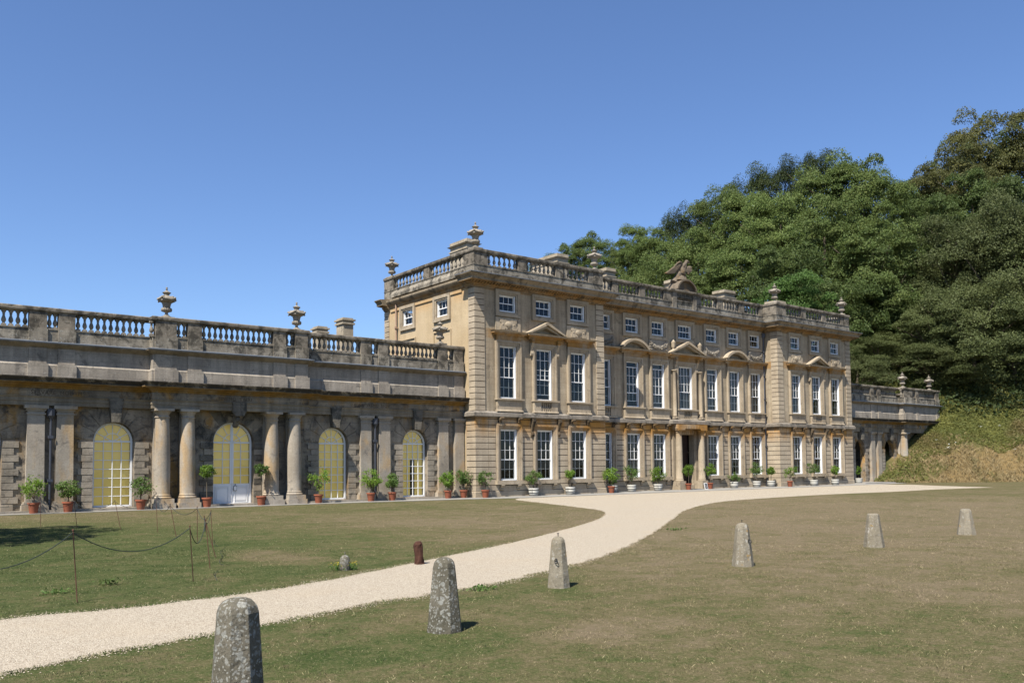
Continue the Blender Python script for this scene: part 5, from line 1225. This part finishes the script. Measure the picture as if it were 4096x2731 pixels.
t=NT('straw_grass'); p=t.pos(); ri=t.t.nodes.new('ShaderNodeNewGeometry').outputs['Random Per Island']; nn=t.noise(p,.45,5,.65)
c=t.mix(ri,(.19,.135,.06),(.38,.29,.15)); c=t.mix(t.rng(nn,.5,.68,0.,.8),c,(.10,.11,.035)); MT['straw']=t.end(t.bsdf(c,.9,.1))
o=npmesh('dry_grass',V,np.arange(4*n).reshape(-1,4),MT['straw']); tag(o,'tall straw-coloured grass at the foot of the bank',kind='stuff',cat='grass')
# white umbel flowers
MT['umbel']=simple('white_umbels',(.75,.75,.66),.8,.1,.08)
x,y,s,z=scatter(260,44,66,-26,2,lambda x,y,s:(s>2.5)&(s<9)&(nz(x*1.3,y*1.3)>.55)); m=MB()
P=[];S=[]
for a,b,c in zip(x,y,z):
    for k in range(9): P.append((a+r.normal()*.09,b+r.normal()*.09,c+.75+r.normal()*.03)); S.append(.05)
V,F=leaves_np(np.array(P),np.array(S),np.array([0,0,1.]),.3,9,asp=1); o=npmesh('white_wildflowers',V,F,MT['umbel']); tag(o,'scattered white umbel wildflowers on the bank',kind='stuff',cat='wildflowers')
# undergrowth on the wooded hill
x,y,s,z=scatter(300000,44,130,-12,95,lambda x,y,s:(s>8)&(s<75)); P=np.stack([x,y,z+r.random(len(x))*1.4],1)
V,F=leaves_np(P,r.uniform(.10,.26,len(x)),np.array([-.3,-.3,.6]),.8,8); o=npmesh('undergrowth',V,F,FO['D']); tag(o,'dark undergrowth beneath the hillside trees',kind='stuff',cat='undergrowth')
# ================================================================ CAMERA, LIGHT, SKY
yaw,pit,rol=.6657,.0532,-.0106; f_=3473.72
fw=Vector((math.sin(yaw)*math.cos(pit),math.cos(yaw)*math.cos(pit),math.sin(pit))); rt=Vector((math.cos(yaw),-math.sin(yaw),0)); up=rt.cross(fw)
r2=rt*math.cos(rol)+up*math.sin(rol); u2=-rt*math.sin(rol)+up*math.cos(rol)
cd=bpy.data.cameras.new('camera'); cam=bpy.data.objects.new('camera',cd); COL.objects.link(cam)
M=Matrix(((r2.x,u2.x,-fw.x,-28.8854),(r2.y,u2.y,-fw.y,-40.1686),(r2.z,u2.z,-fw.z,1.7),(0,0,0,1))); cam.matrix_world=M
cd.sensor_width=36; cd.lens=f_/4096*36; cd.shift_y=(1684.65-1365.5)/4096; cd.clip_end=4000; cd.clip_start=.1; sc.camera=cam
sd=Vector((-1,-.4425,1.55)).normalized()
L=bpy.data.lights.new('sun','SUN'); L.energy=5.0; L.angle=rad(.53); L.color=(1,.95,.87); so_=bpy.data.objects.new('sun',L); COL.objects.link(so_); so_.rotation_euler=sd.to_track_quat('Z','Y').to_euler()
w=bpy.data.worlds.new('World'); sc.world=w; w.use_nodes=True; nt=w.node_tree; bg=nt.nodes['Background']; sk=nt.nodes.new('ShaderNodeTexSky'); sk.sky_type='NISHITA'; sk.sun_disc=False
sk.sun_elevation=math.asin(sd.z); sk.sun_rotation=math.atan2(sd.x,sd.y); sk.altitude=100; sk.air_density=1.0; sk.dust_density=.3; sk.ozone_density=4.0
hs=nt.nodes.new('ShaderNodeMix'); hs.data_type='RGBA'; hs.blend_type='MULTIPLY'; hs.inputs[0].default_value=1; hs.inputs[7].default_value=(.92,1.01,1.19,1); nt.links.new(sk.outputs[0],hs.inputs[6]); nt.links.new(hs.outputs[2],bg.inputs[0]); bg.inputs[1].default_value=.076
sc.view_settings.view_transform='Standard'; sc.view_settings.look='None'; sc.view_settings.exposure=.88; sc.view_settings.gamma=1
try: sc.cycles.max_bounces=6; sc.cycles.diffuse_bounces=1; sc.cycles.transparent_max_bounces=12; sc.cycles.use_denoising=True
except Exception: pass
